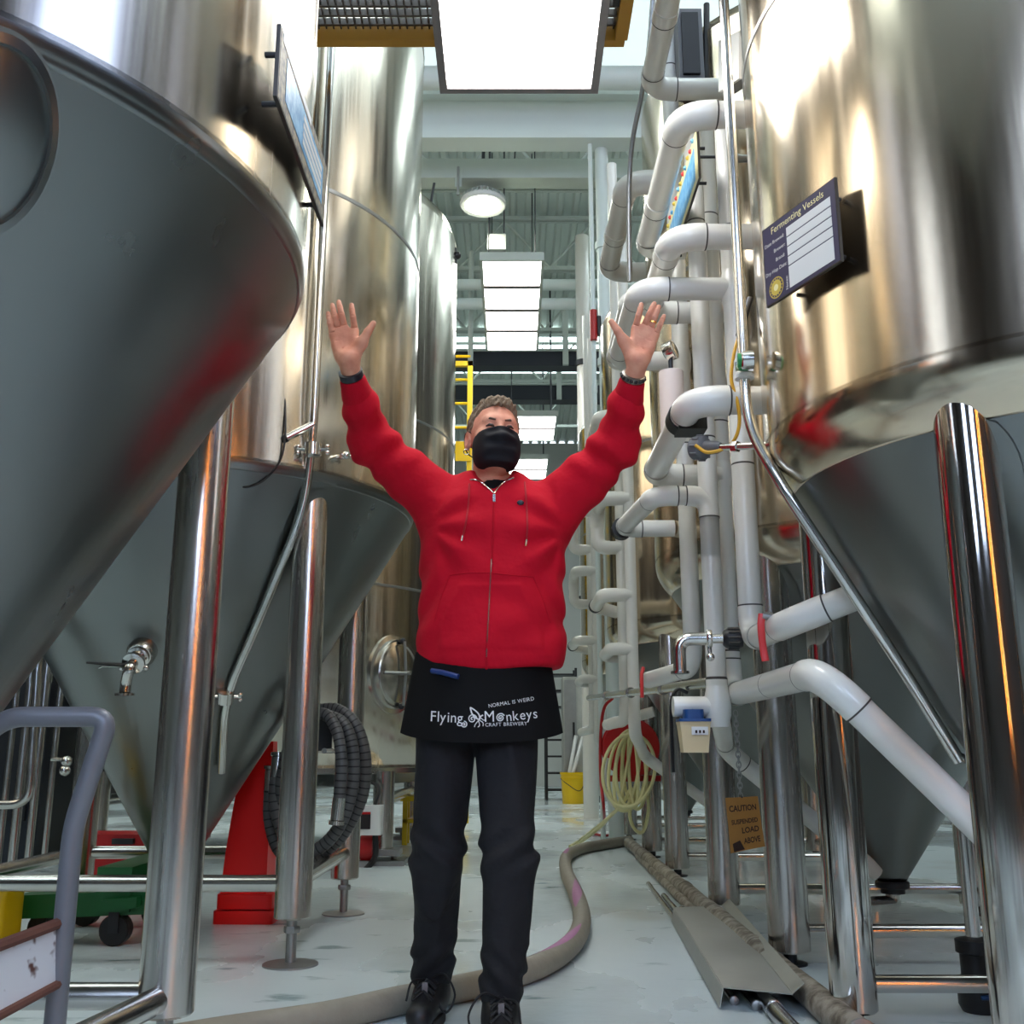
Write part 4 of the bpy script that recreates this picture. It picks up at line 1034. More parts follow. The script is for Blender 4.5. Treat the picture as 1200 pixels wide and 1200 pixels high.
def hoodie_f(X, Y, Z):
    d = torso(X, Y, Z)
    for S_, E_, C_, s in ((SL, EL, CL, -1), (SR, ER, CR, 1)):
        d = smin(d, sleeve(X, Y, Z, S_, E_, C_, s), 0.055)
    # drawn folds: from the armpits across the chest, and slack above the hem
    for S_, s in ((SL, -1), (SR, 1)):
        x_, z_ = (X - S_[0]) * -s, Z - (S_[2] - 0.10)
        ang = np.arctan2(z_, x_ + 0.03); rad = np.sqrt(x_ ** 2 + z_ ** 2)
        d = d - 0.0085 * np.sin(ang * 9 + 1.3) * np.exp(-((rad - 0.10) / 0.08) ** 2) * sstep(x_, 0.0, 0.03) * sstep(3.1 - Y, 0.0, 0.04)
    d = d - 0.006 * np.sin((X + 0.06) * 28 + 3 * np.sin(Z * 14)) * np.exp(-((Z - 1.06) / 0.09) ** 2)
    d = d - 0.0045 * np.sin(Z * 46 + 22 * (X + 0.06) ** 2 * 10) * np.exp(-((Z - 1.2) / 0.12) ** 2)
    # pouch pocket stands a little proud
    pk = sstep(1.235 - Z, 0, 0.010) * sstep(Z - 1.03, 0, 0.02) * sstep(0.155 - 0.45 * np.clip(Z - 1.10, 0, 1) - np.abs(X + 0.062), 0, 0.008) * (Y < 3.1)
    d = d - 0.006 * pk
    # hood lying around the neck
    qx, qy = X - (HC[0] - 0.004), Y - 3.135
    ringr = np.sqrt((qx / 1.05) ** 2 + (qy / 0.95) ** 2); zc_ = 1.575 + 0.24 * qy
    d = smin(d, np.sqrt((ringr - 0.086) ** 2 + ((Z - zc_) * 0.75) ** 2) - 0.024, 0.03)
    d = smin(d, ell(X, Y, Z, (PC[0], 3.235, 1.53), (0.11, 0.055, 0.09)), 0.04)
    # neck opening
    d = smax(d, -cap(X, Y, Z, (HC[0], 3.112, 1.46), (HC[0], 3.10, 1.75), 0.040, 0.085), 0.012)
    d = smax(d, -cap(X, Y, Z, (HC[0] - 0.002, 2.945, 1.495), (HC[0], 3.01, 1.615), 0.010, 0.082), 0.008)
    return smax(d, 0.994 - 0.014 * np.exp(-((X + 0.07) / 0.10) ** 2) * (Y < 3.1) - Z, 0.008)
lo = np.minimum(np.minimum(EL, ER), np.minimum(CL, CR)) - 0.12; hi = np.maximum(np.maximum(EL, ER), np.maximum(CL, CR)) + 0.12
lo = np.array((min(lo[0], -0.33), 2.74, 0.94)); hi = np.array((max(hi[0], 0.25), 3.32, hi[2]))
g = G(); netmesh(g, hoodie_f, lo, hi, 0.0075)
hoodie = g.build('hoodie', 'hoodie', man, ang=80); tag(hoodie, label='bright red zip hoodie')
def front(f, x, z, y0=2.80, y1=3.12):
    ys = np.linspace(y0, y1, 120, dtype=np.float32); d = f(np.full_like(ys, x), ys, np.full_like(ys, z))
    k = np.argmax(d < 0); 
    if d[k] >= 0: return y1
    if k == 0: return y0
    return float(ys[k - 1] + (ys[k] - ys[k - 1]) * d[k - 1] / (d[k - 1] - d[k]))
def on_front(px, py, lift=0.0, f=hoodie_f):
    Y = 2.95
    for _ in range(6):
        p = A(px, py, Y); Y = front(f, p[0], p[2])
    p = A(px, py, Y - lift); return p
def line(pts, lift=0.002, per=6): return [on_front(a, b, lift) for a, b in [tuple(q[:2]) for q in spline([(x, y, 0) for x, y in pts], per)]]
zp = line([(579, 582), (577, 640), (574, 700), (571, 745), (570, 784)], 0.001)
zipper = G().sweep(zp, 0.0035, 8).build('zipper', 'hoodie_rib', hoodie)
G().sweep(line([(576, 655), (573, 710), (570, 770)], 0.004), 0.0013, 6).build('zip_teeth', 'steel_fitting', zipper)
pl = np.array(on_front(579, 583, 0.006)); G().box(pl - (0.004, 0.003, 0.014), pl + (0.004, 0.003, 0.010)).build('zip_pull', 'steel_fitting', zipper)
G().sweep(line([(579, 578), (570, 570), (560, 563), (551, 562)], 0.003), 0.0022, 6).build('collar_trim', 'steel_fitting', zipper)
G().sweep(line([(579, 578), (586, 569), (594, 563), (602, 560)], 0.003), 0.0022, 6).build('collar_trim', 'steel_fitting', zipper)
G().sweep(line([(550, 567), (549, 590), (546, 612), (542, 630)], 0.004), 0.003, 8).build('drawstring', 'cord', hoodie)
G().sweep(line([(615, 565), (617, 590), (618, 615), (617, 638)], 0.004), 0.003, 8).build('drawstring', 'cord', hoodie)
for a_, b_ in (((542, 628), (541, 634)), ((617, 632), (616, 640))): G().sweep([on_front(*a_, 0.005), on_front(*b_, 0.005)], 0.0028, 8).build('drawstring_tip', 'steel_fitting', hoodie)
for pts in ([(527, 674), (550, 671), (573, 671)], [(573, 671), (600, 674), (625, 676)], [(527, 674), (517, 700), (509, 728)], [(625, 676), (636, 702), (645, 730)]):
    G().sweep(line(pts, 0.0005), 0.0022, 6).build('pocket_seam', 'hoodie_rib', hoodie)
q = np.array(on_front(610, 589, 0.002)); G().ball(q, 0.010, sc=(1.1, 0.3, 0.8)).build('chest_badge', 'band_dark', hoodie)
# ribbed cuffs and hem
for W_, C_, E_ in ((WL, CL, EL), (WR, CR, ER)):
    d = norm(C_ - E_); c = C_ - d * 0.03
    pts = [c - d * 0.045, c - d * 0.03, c, c + d * 0.025, c + d * 0.032]
    G().sweep(pts, [0.046, 0.048, 0.0415, 0.0385, 0.036], 28).build('cuff', 'hoodie_rib', hoodie)
# wristband and watch
d = norm(WL - EL); c = CL + d * 0.014
bnd = G().sweep([c - d * 0.012, c - d * 0.010, c + d * 0.010, c + d * 0.012], [0.031, 0.0355, 0.0355, 0.031], 28).build('fitness_band', 'band_dark', man)
d = norm(WR - ER); c = CR + d * 0.013
wt = G().sweep([c - d * 0.010, c - d * 0.008, c + d * 0.008, c + d * 0.010], [0.031, 0.0345, 0.0345, 0.031], 28).build('watch_strap', 'watch_steel', man)
r_, u_, n_ = basis(d)
for k in range(16):
    a_ = k * math.tau / 16; v_ = r_ * math.cos(a_) + u_ * math.sin(a_)
    G().ball(c + v_ * 0.0335, 0.0062, 8, 6).build('strap_link', 'dark_steel', wt)
# wedding ring
b_, t_ = np.array(A(762.5, 386, YH)), np.array(A(772, 359.5, YH - 0.012)); c = b_ * 0.72 + t_ * 0.28 + np.array((0, -0.005, 0)); d = norm(t_ - b_)
G().sweep([c - d * 0.0025, c + d * 0.0025], 0.0108, 20).build('ring', 'gold', man)

# --- trousers
def leg_sdf(X, Y, Z, h_, k_, a_, ph):
    d = cap(X, Y, Z, h_, k_, 0.094, 0.073)
    d = smin(d, cap(X, Y, Z, k_, a_ + np.array((0, 0, 0.02)), 0.072, 0.061), 0.03)
    d = d - 0.0085 * np.sin((Z + 0.8 * (X - k_[0]) * ph) * 70 + ph) * np.exp(-((Z - 0.49) / 0.055) ** 2)
    d = d - 0.0065 * np.sin((Z - 0.9 * (X - a_[0]) * ph) * 85) * np.exp(-((Z - 0.17) / 0.06) ** 2)
    d = d - 0.0045 * np.sin(np.arctan2(Y - k_[1], X - k_[0]) * 3 + Z * 9 + ph)
    return smax(d, a_[2] - 0.015 - Z, 0.006)
def jeans_f(X, Y, Z):
    d = smin(leg_sdf(X, Y, Z, HIPL, KNL, ANL, 1.0), leg_sdf(X, Y, Z, HIPR, KNR, ANR, -1.0), 0.02)
    d = smin(d, ell(X, Y, Z, (-0.100, 3.1, 0.96), (0.165, 0.112, 0.13)), 0.03)
    return smax(d, Z - 1.03, 0.01)
g = G(); netmesh(g, jeans_f, (-0.38, 2.84, 0.06), (0.14, 3.38, 1.05), 0.0075)
tr = g.build('trousers', 'jeans', man, ang=80); tag(tr, label='dark charcoal jeans')
# --- boots
for (a_, dirx, lab) in ((ANL, (-0.12, -1.0), 'left'), (ANR, (0.02, -1.0), 'right')):
    d2 = norm((dirx[0], dirx[1], 0)); toe = np.array((a_[0], a_[1], 0)) + d2 * 0.185; heel = np.array((a_[0], a_[1], 0)) - d2 * 0.055
    def boot_f(X, Y, Z):
        d = cap(X, Y, Z, (a_[0], a_[1], 0.15), (a_[0], a_[1], 0.07), 0.052, 0.050)
        d = smin(d, cap(X, Y, Z, heel + (0, 0, 0.05), heel + d2 * 0.10 + (0, 0, 0.055), 0.040, 0.043), 0.03)
        d = smin(d, cap(X, Y, Z, heel + d2 * 0.10 + (0, 0, 0.055), toe + (0, 0, 0.042), 0.045, 0.038), 0.03)
        return smax(smax(d, 0.022 - Z, 0.006), Z - 0.165, 0.006)
    g = G(); mn = np.minimum(toe, heel) - 0.09; mxx = np.maximum(toe, heel) + 0.09
    netmesh(g, boot_f, (mn[0], mn[1], 0.0), (mxx[0], mxx[1], 0.18), 0.006); bt = g.build('boot', 'boot', man)
    side = np.array((-d2[1], d2[0], 0)); out = []
    for k in range(28):
        th = k * math.tau / 28; c_, s_ = math.cos(th), math.sin(th)
        L_ = 0.15 * c_ if c_ > 0 else 0.11 * c_
        w_ = 0.047 * abs(s_) ** 0.7 * (1 if s_ > 0 else -1)
        p = np.array((a_[0], a_[1], 0)) + d2 * (0.07 + L_ * 1.02) + side * w_; out.append((p[0], p[1], 0.0))
    G().prism(out, (0, 0, 0.026)).build('sole', 'boot_sole', bt)
    # lacing
    for k in range(4):
        c = np.array((a_[0], a_[1], 0)) + d2 * (0.055 + 0.026 * k) + np.array((0, 0, 0.122 - 0.010 * k)); wv = 0.028
        G().sweep([c - side * wv + (0, 0, -0.014), c + (0, 0, 0.004), c + side * wv + d2 * 0.02 + (0, 0, -0.016)], 0.0032, 8).build('lace', 'lace', bt)
        G().sweep([c + side * wv + (0, 0, -0.014), c + (0, 0, 0.006), c - side * wv + d2 * 0.02 + (0, 0, -0.016)], 0.0032, 8).build('lace', 'lace', bt)
    c = np.array((a_[0], a_[1], 0.115)) + d2 * 0.06
    sg = -1 if lab == 'left' else 1
    G().sweep(spline([c, c + side * 0.05 * -sg + d2 * 0.03 + (0, 0, 0.02), c + side * 0.085 * -sg + d2 * 0.05 + (0, 0, -0.03), c + side * 0.06 * -sg + d2 * 0.06 + (0, 0, -0.075), c + side * 0.02 * -sg + d2 * 0.03 + (0, 0, -0.03)]), 0.003, 8).build('lace_loop', 'lace', bt)
    G().sweep(spline([c, c + side * 0.04 * sg + d2 * 0.04 + (0, 0, 0.0), c + side * 0.05 * sg + d2 * 0.07 + (0, 0, -0.045)]), 0.003, 8).build('lace_end', 'lace', bt)
    G().box(c + d2 * 0.055 - (0.008, 0.006, 0.035), c + d2 * 0.055 + (0.008, 0.004, 0.002)).build('tongue_tab', 'frame_grey', bt, smooth=False)

# --- short black apron with its printed lettering
def apron_pt(s, w):
    """s: -1..1 across, w: 0 top .. 1 hem"""
    hw = 0.200 + 0.037 * w; zt, zb = 1.04, 0.775
    z = zt + (zb - zt) * w + 0.030 * w * abs(s) ** 2.0
    x = -0.088 + hw * math.sin(s * 1.18) / math.sin(1.18)
    y = 2.956 - 0.026 * w + 0.115 * (1 - math.cos(s * 1.35)) / (1 - math.cos(1.35)) + 0.006 * w * math.sin(s * 7)
    return np.array((x, y, z))
NU, NV = 41, 17
g = G(); Vv = []
for layer in (0, 0.006):
    for j in range(NV):
        for i in range(NU): Vv.append(apron_pt(-1 + 2 * i / (NU - 1), j / (NV - 1)) + np.array((0, layer, 0)))
F = []; off = NU * NV
for j in range(NV - 1):
    for i in range(NU - 1):
        a = j * NU + i; F.append((a, a + NU, a + NU + 1, a + 1)); F.append((off + a, off + a + 1, off + a + NU + 1, off + a + NU))
for i in range(NU - 1):
    a = (NV - 1) * NU + i; F.append((a, off + a, off + a + 1, a + 1)); F.append((i, i + 1, off + i + 1, off + i))
for j in range(NV - 1):
    a = j * NU; F.append((a, off + a, off + a + NU, a + NU)); b = a + NU - 1; F.append((b, b + NU, off + b + NU, off + b))
g.add(Vv, F); apron = g.build('apron', 'apron', man); tag(apron, label='short black apron with white lettering')
_gs = [(s, w) for s in np.linspace(-1, 1, 161) for w in np.linspace(0, 1, 81)]
_gp = np.array([apron_pt(s, w) for s, w in _gs])
def apron_y(x, z):
    k = np.argsort((_gp[:, 0] - x) ** 2 + (_gp[:, 2] - z) ** 2)[:3]; return float(_gp[k, 1].min())
def on_apron(px, py, lift=0.003):
    Y = 2.95
    for _ in range(3): p = A(px, py, Y); Y = apron_y(p[0], p[2])
    return np.array(A(px, py, Y - lift))
def print_text(s, px, py, size, rot=0.0, name='printed_letter', parent=None, wid=1.0, bold=0.0):
    """lettering laid on the apron, letter by letter, measured in picture units"""
    x = px; y = py; outs = []
    for ch in s:
        v, f = text_geo(ch, size)
        adv = size * 0.34 if ch == ' ' else (v[:, 0].max() + size * 0.07)
        if len(v):
            c_, s_ = math.cos(math.radians(rot)), math.sin(math.radians(rot))
            W_ = [on_apron(x + (a[0] * c_ - a[1] * s_) * wid, y - (a[0] * s_ + a[1] * c_)) for a in v]
            G().add(W_, f).build(name, 'apron_print', parent or apron, smooth=False)
        x += adv * wid * math.cos(math.radians(rot)); y -= adv * math.sin(math.radians(rot))
    return x, y
def stroke(pts, r=0.0016, name='emblem_stroke'):
    P = [on_apron(a, b, 0.003) for a, b in [q[:2] for q in spline([(x, y, 0) for x, y in pts], 6)]]
    G().sweep(P, r, 6, flat=1.0).build(name, 'apron_print', apron)
def spiral(cx, cy, r0, turns, s=1, ph=0.0): return [(cx + r0 * (1 - k / 20) * math.cos(ph + s * turns * math.tau * k / 20), cy - r0 * (1 - k / 20) * math.sin(ph + s * turns * math.tau * k / 20)) for k in range(20)]
print_text('Flying', 503.5, 845, 17.5, -3.0, wid=0.92)
print_text('M', 567, 846, 18.5, 2, wid=0.92)
stroke(spiral(586.5, 841, 5.2, 2.2, 1, 0.5), 0.0018, 'letter_spiral')
print_text('nkeys', 593.0, 845.5, 16.5, 6.0, wid=0.92)
print_text('NORMAL IS WEIRD', 572.5, 829.5, 6.3, 9.0, wid=0.95)
print_text('CRAFT BREWERY', 568.5, 851.5, 6.0, 2.0, wid=0.98)
stroke(spiral(543.5, 849, 4.0, 1.8, -1, 1.5), 0.0016, 'letter_spiral')
stroke(spiral(553.5, 842.5, 5.5, 2.0, 1, 0.0), 0.0016)
stroke([(551, 829), (556, 832), (561, 837), (562, 843), (557, 841), (553, 836), (551, 829)], 0.0022)
stroke([(560, 846), (563, 840), (566, 838)], 0.0020); stroke([(560, 845), (557, 849), (556, 852)], 0.0014); stroke([(561, 845), (562, 850), (560, 852)], 0.0014); stroke([(562, 844), (566, 847), (566, 851)], 0.0014); stroke([(563, 841), (567, 844), (569, 843)], 0.0014)
q = [on_apron(506, 786, 0.006), on_apron(518, 788, 0.006), on_apron(537, 793, 0.006)]
G().sweep(q, 0.008, 10).build('pen', 'pen_blue', man)
# ================================================================== boards
def board(label, c, r, w, h, th, build_face):
    """flat board: c centre, r unit vector along its width (left to right as read), up is z"""
    r = norm(r); u = np.array((0, 0, 1.0)); n = np.cross(r, u)      # n points to the reader
    c = np.asarray(c, float)
    t = thing('record_board', label, 'board', c - u * h / 2)
    def P(s, q, l=0.0): return c + r * (s - 0.5) * w + u * (q - 0.5) * h + n * l
    G().prism([P(0, 0, -th), P(1, 0, -th), P(1, 1, -th), P(0, 1, -th)], n * th).build('panel', 'sign_edge', t, smooth=False)
    for s in (0.12, 0.88):
        for q in (0.15, 0.85): G().sweep([P(s, q, -th), P(s, q, -th - 0.035)], 0.006, 8).build('stand_off', 'dark_steel', t)
    build_face(t, P)
    return t
def flat(t, P, name, m, s0, q0, s1, q1, l): return G().prism([P(s0, q0, l), P(s1, q0, l), P(s1, q1, l), P(s0, q1, l)], P(0, 0, l + 0.0008) - P(0, 0, l)).build(name, m, t, smooth=False)
def words(t, P, txt, s, q, size, m, w, h, l, rot=0.0, sx=1.0):
    v, f = text_geo(txt, size); c_, s_ = math.cos(rot), math.sin(rot)
    pts = [P(s + (a[0] * c_ * sx - a[1] * s_) / w, q + (a[0] * s_ * sx + a[1] * c_) / h, l) for a in v]
    return G().add(pts, f).build('lettering', m, t, smooth=False)
a_ = math.radians(203); nrm = np.array((math.cos(a_), math.sin(a_), 0)); hdir = np.cross((0, 0, 1), nrm)
bw, bh = 0.29, 0.222
def face1(t, P):
    flat(t, P, 'face', 'sign_navy', 0.012, 0.015, 0.988, 0.985, 0.0)
    words(t, P, 'Fermenting Vessels', 0.13, 0.865, 0.027, 'sign_cream', bw, bh, 0.0012)
    y = 0.82; xs = 0.345
    for k in range(4): flat(t, P, 'writing_line', 'sign_white', xs, y - 0.115, 0.93, y - 0.008, 0.0009); y -= 0.122
    flat(t, P, 'writing_line', 'sign_white', xs, 0.06, 0.93, y - 0.008, 0.0009)
    for k, (tx, s) in enumerate((('Date Brewed:', 0.03), ('Brewer:', 0.155), ('Brand:', 0.175), ('Dry Hop Date:', 0.02))):
        words(t, P, tx, s, 0.735 - 0.122 * k, 0.0145, 'sign_white', bw, bh, 0.0012)
    words(t, P, 'Notes:', 0.325, 0.06, 0.014, 'sign_white', bw, bh, 0.0012, rot=math.pi / 2)
    for (rad, m, l) in ((0.029, 'sign_gold', 0.001), (0.026, 'sign_navy', 0.0014), (0.021, 'sign_gold', 0.0018), (0.009, 'sign_cream', 0.0022)):
        c = P(0.16, 0.17, l); n_ = norm(P(0, 0, 1) - P(0, 0, 0)); G().lathe([(rad, 0), (rad, 0.0004)], c, 28, axis=n_).build('round_emblem', m, t, smooth=False)
    for k in range(16):
        an = k * math.tau / 16; c = P(0.16, 0.17, 0.0018) + (P(1, 0, 0) - P(0, 0, 0)) / bw * 0.0235 * math.cos(an) + np.array((0, 0, 0.0235 * math.sin(an)))
        G().ball(c, 0.0017, 6, 4).build('emblem_dot', 'sign_gold', t)
cR = np.array((1.53 + 0.860 * nrm[0], 2.68 + 0.860 * nrm[1], 2.0)) + hdir * -0.028
board('navy vessel record board with white writing lines on the polished tank', cR, hdir, bw, bh, 0.008, face1)
def face2(t, P):
    flat(t, P, 'face', 'sign_tan', 0.01, 0.02, 0.99, 0.98, 0.0)
    flat(t, P, 'print', 'sign_blue', 0.12, 0.2, 0.9, 0.8, 0.001)
    for k in range(4): flat(t, P, 'writing_line', 'sign_white', 0.45, 0.28 + 0.12 * k, 0.86, 0.36 + 0.12 * k, 0.0018)
    flat(t, P, 'header', 'sign_white', 0.04, 0.86, 0.6, 0.97, 0.001)
board('tan edged board with blue print fixed on the near left tank', (-0.438, 1.925, 2.018), (0, 1, 0), 0.49, 0.155, 0.008, face2)
def face3(t, P):
    flat(t, P, 'face', 'sign_cream', 0.01, 0.02, 0.99, 0.98, 0.0)
    flat(t, P, 'print', 'sign_blue', 0.08, 0.14, 0.92, 0.78, 0.001)
    for k in range(12): G().ball(P(0.08 + 0.075 * k, 0.90 + 0.04 * (k % 2), 0.002), 0.009, 8, 5).build('ornament', ['sign_gold', 'red_handle', 'sign_blue'][k % 3], t)
board('cream board with blue print and coloured ornaments hanging before the white risers', (0.652, 3.57, 2.80), (0, -1, 0), 0.72, 0.20, 0.008, face3)

# ================================================================== fittings on the left tanks
p, n = hit(L2, 361, 500); xx, yy = (p + n * 0.045)[:2]
w1, n1 = hit(L2, 352, 590); w2, n2 = hit(L2, 300, 725); w3, n3 = hit(L2, 262, 812); w4, n4 = hit(L2, 256, 900)
t = thing('cleaning_pipe', 'slim steel pipe running down the left tank shell and slanting along its cone', 'pipe', (xx, yy, 0.8))
G().sweep(fillet([(xx, yy, 4.8), (xx, yy, 1.98), w1 + n1 * 0.04, w2 + n2 * 0.03, w3 + n3 * 0.03, w4 + n4 * 0.03], 0.14), 0.017, 16).build('pipe', 'steel_fitting', t)
zc = A(361, 527, yy)[2]
def tri_clamp(t, c, ax, r=0.019):
    c = np.asarray(c, float); r_, u_, n_ = basis(ax)
    k = G().lathe([(r, -0.028), (r * 1.75, -0.024), (r * 1.75, 0.024), (r, 0.028)], c, 20, axis=ax).build('clamp', 'steel_fitting', t)
    G().sweep([c - r_ * r * 3.2, c + r_ * r * 3.2], 0.007, 8).build('clamp_bolt', 'steel_fitting', k)
    for s in (-1, 1):
        for q in (-0.6, 0.6): G().ball(c + r_ * r * 3.0 * s + norm(ax) * 0.02 * q - u_ * 0.0, 0.010, 8, 6).build('wing_nut', 'steel_fitting', k)
tri_clamp(t, (xx, yy, zc), (0, 0, 1)); tri_clamp(t, w3 + n3 * 0.03, w4 - w3)
G().sweep([(xx, yy, A(361, 497, yy)[2]), A(336, 513, yy - 0.02)], 0.014, 12).build('side_branch', 'steel_fitting', t)
e = np.array(A(336, 513, yy - 0.02)); e2 = np.array(A(331, 516, yy - 0.02)); G().sweep([e, e2], 0.017, 12).build('end_plug', 'rubber', t)
tag(G().sweep(spline([A(327, 400, 3.78), A(331, 440, 3.78), A(334, 475, 3.77), A(334, 512, 3.76), A(328, 540, 3.76), A(310, 562, 3.76), A(288, 571, 3.75), A(270, 562, 3.75)]), 0.004, 8).build('black_cable', 'black_plastic'),
    'thin black cable hanging in a loop from the side pipe of the left tank', 'cable')
p, n = hit(L2, 397, 536); t = thing('sample_port', 'small steel port with a clamp on the left tank next to the slim pipe', 'port', p)
G().sweep([p, p + n * 0.05 + np.array((-0.02, 0, -0.005))], 0.012, 12).build('stub', 'steel_fitting', t)
G().sweep([p + n * 0.03, p + n * 0.03 + np.array((0.05, 0.02, 0.0))], 0.008, 10).build('pin', 'steel_fitting', t)
G().ball(p + n * 0.045, 0.016).build('clamp', 'steel_fitting', t)
# reinforcing plate around the top of the right leg of the second left tank is part of it
pl, nl = hit(L2, 408, 602)
# sampling valve on the cone
p, n = hit(L2, 168, 762)
t = thing('sampling_valve', 'steel butterfly valve with a black lever on the left cone', 'valve', p - n * 0.0)
r_, u_, n_ = basis(n)
G().lathe([(0.055, -0.02), (0.056, 0.03), (0.045, 0.05), (0.03, 0.055)], p, 28, axis=n).build('socket', 'steel_fitting', t)
G().lathe([(0.030, 0.05), (0.042, 0.055), (0.042, 0.068), (0.032, 0.072), (0.032, 0.10), (0.042, 0.104), (0.042, 0.118), (0.03, 0.122)], p, 28, axis=n).build('valve_body', 'steel_fitting', t)
q = p + n * 0.125 - u_ * 0.04 - r_ * 0.02
G().sweep(fillet([p + n * 0.11, p + n * 0.16, q + n * 0.03 - u_ * 0.02, q + n * 0.05 - u_ * 0.05], 0.03), 0.021, 16).lathe([(0.02, 0), (0.036, 0.003), (0.036, 0.012), (0.018, 0.014), (0.018, 0.002)], q + n * 0.05 - u_ * 0.05, 24, axis=norm(n * 0.5 - u_)).build('spout', 'steel_fitting', t)
h0 = p + n * 0.10
G().sweep([h0, h0 - r_ * 0.03 + n * 0.03, h0 - r_ * 0.16 + n * 0.05 + u_ * 0.02], [0.012, 0.014, 0.007], 10, flat=0.6).build('lever', 'black_plastic', t)
G().sweep([h0 - r_ * 0.03 + n * 0.02 - u_ * 0.01, h0 - r_ * 0.11 + n * 0.03 - u_ * 0.005, h0 - r_ * 0.125 + n * 0.03 - u_ * 0.012], 0.004, 8).build('lever_lock', 'steel_fitting', t)
for s in (-1, 1): G().ball(p + n * 0.112 + r_ * 0.045 * s - u_ * 0.02, 0.012, 10, 6).build('wing_nut', 'steel_fitting', t)

# ================================================================== guard rail with kick plate, lower left
YG = 1.72
ga = [A(x, y, YG) for x, y in ((-70, 950), (-40, 880), (8, 840), (128, 840), (86, 968), (84, 1320))]
ga[-1] = (ga[-2][0], YG, 0.0)
t = thing('guard_rail', 'grey painted tube guard rail with a rusty flaking kick plate', 'guard rail', (ga[-1][0], YG, 0))
G().sweep(fillet(ga, 0.03), 0.0165, 18).build('rail_tube', 'rail_paint', t)
G().lathe([(0.05, 0), (0.05, 0.006), (0.02, 0.008)], (ga[-1][0], YG, 0), 20).build('base_plate', 'rust', t)
K = [np.array(q) for q in (A(74, 1083, YG), A(74, 1150, YG), A(-260, 1330, YG - 0.45), A(-260, 1210, YG - 0.45))]
n_ = norm(np.cross(K[1] - K[0], K[3] - K[0]))
G().prism(K, n_ * 0.006).build('kick_plate', 'flaking_paint', t, smooth=False)
G().sweep([K[0] + (0, 0, 0.004), K[3] + (0, 0, 0.004)], 0.009, 8).build('top_edge', 'rust', t)
G().sweep([K[1], K[2]], 0.007, 8).build('bottom_edge', 'rust', t)
b0 = (K[3][0], K[3][1], 0.0)
G().sweep([ga[0], A(-110, 1000, YG - 0.15), (b0[0], b0[1], 0.35), b0], 0.0165, 14).build('rail_tube', 'rail_paint', t)

# ================================================================== under and behind the left tanks
# red plastic stand
c = np.array(AZ(284, 1083, 0.0)); cy = c[1] + 0.12; cx = c[0]
t = thing('red_stand', 'tall tapered bright red plastic stand on a stepped base', 'stand', (cx, cy, 0))
G().rbox((cx - 0.135, cy - 0.13, 0.0), (cx + 0.135, cy + 0.13, 0.055), 0.02).build('base', 'red_plastic', t)
G().rbox((cx - 0.125, cy - 0.12, 0.062), (cx + 0.125, cy + 0.12, 0.125), 0.02).build('base_step', 'red_plastic', t)
pr = [(0.115, 0.125), (0.105, 0.30), (0.088, 0.48), (0.065, 0.68), (0.052, 0.80)]; V = []
for (hw, z) in pr: V += [(cx - hw + 0.0, cy - hw * 0.8, z), (cx + 0.095 - 0.02 * z, cy - hw * 0.8, z), (cx + 0.095 - 0.02 * z, cy + hw * 0.8, z), (cx - hw, cy + hw * 0.8, z)]
F = [(4 * i + k, 4 * i + (k + 1) % 4, 4 * i + 4 + (k + 1) % 4, 4 * i + 4 + k) for i in range(len(pr) - 1) for k in range(4)] + [(3, 2, 1, 0), tuple(4 * len(pr) - 4 + k for k in range(4))]
G().add(V, F).build('column', 'red_plastic', t, smooth=False)
# green pallet truck
gx0, gy, _ = AZ(5, 1110, 0.0); gx1 = AZ(178, 1110, 0.0)[0]; gy = 4.35
gx0, gx1 = A(8, 1075, gy)[0], A(182, 1075, gy)[0]
t = thing('pallet_truck', 'low dark green pallet truck with small black wheels under the tanks', 'pallet truck', ((gx0 + gx1) / 2, gy, 0))
for s in (0, 0.42): G().hexa([(gx0, gy + s, 0.10), (gx1, gy + s, 0.12), (gx1, gy + s + 0.16, 0.12), (gx0, gy + s + 0.16, 0.10), (gx0 + 0.03, gy + s, 0.19), (gx1, gy + s, 0.21), (gx1, gy + s + 0.16, 0.21), (gx0 + 0.03, gy + s + 0.16, 0.19)]).build('fork', 'green_paint', t, smooth=False)
G().box((gx1 - 0.24, gy - 0.02, 0.13), (gx1 - 0.1, gy + 0.62, 0.30)).build('fork_frame', 'green_paint', t, smooth=False)
G().prism([(gx1 - 0.20, gy - 0.06, 0.14), (gx1 - 0.06, gy - 0.06, 0.15), (gx1 - 0.06, gy - 0.06, 0.19), (gx1 - 0.20, gy - 0.06, 0.18)], (0, 0.05, 0)).build('bracket', 'green_paint', t, smooth=False)
for (x, y) in ((gx1 - 0.16, gy + 0.02), (gx1 - 0.16, gy + 0.5), (gx0 + 0.12, gy + 0.08), (gx0 + 0.12, gy + 0.5)):
    G().lathe([(0.02, -0.03), (0.055, -0.03), (0.06, -0.025), (0.06, 0.025), (0.055, 0.03), (0.02, 0.03)], (x, y, 0.06), 20, axis=(0, 1, 0)).build('wheel', 'rubber', t)
    G().box((x - 0.02, y - 0.04, 0.05), (x + 0.02, y - 0.032, 0.13)).build('wheel_fork', 'dark_steel', t, smooth=False)
c = A(2, 1075, 4.2); t = thing('yellow_box', 'small yellow plastic crate beside the pallet truck', 'crate', (c[0] - 0.1, 4.25, 0))
G().rbox((c[0] - 0.25, 4.12, 0.0), (c[0] + 0.04, 4.3, 0.25), 0.02).build('body', 'yellow_bucket', t)
G().rbox((c[0] - 0.26, 4.11, 0.22), (c[0] + 0.05, 4.31, 0.26), 0.02).build('rim', 'yellow_bucket', t)
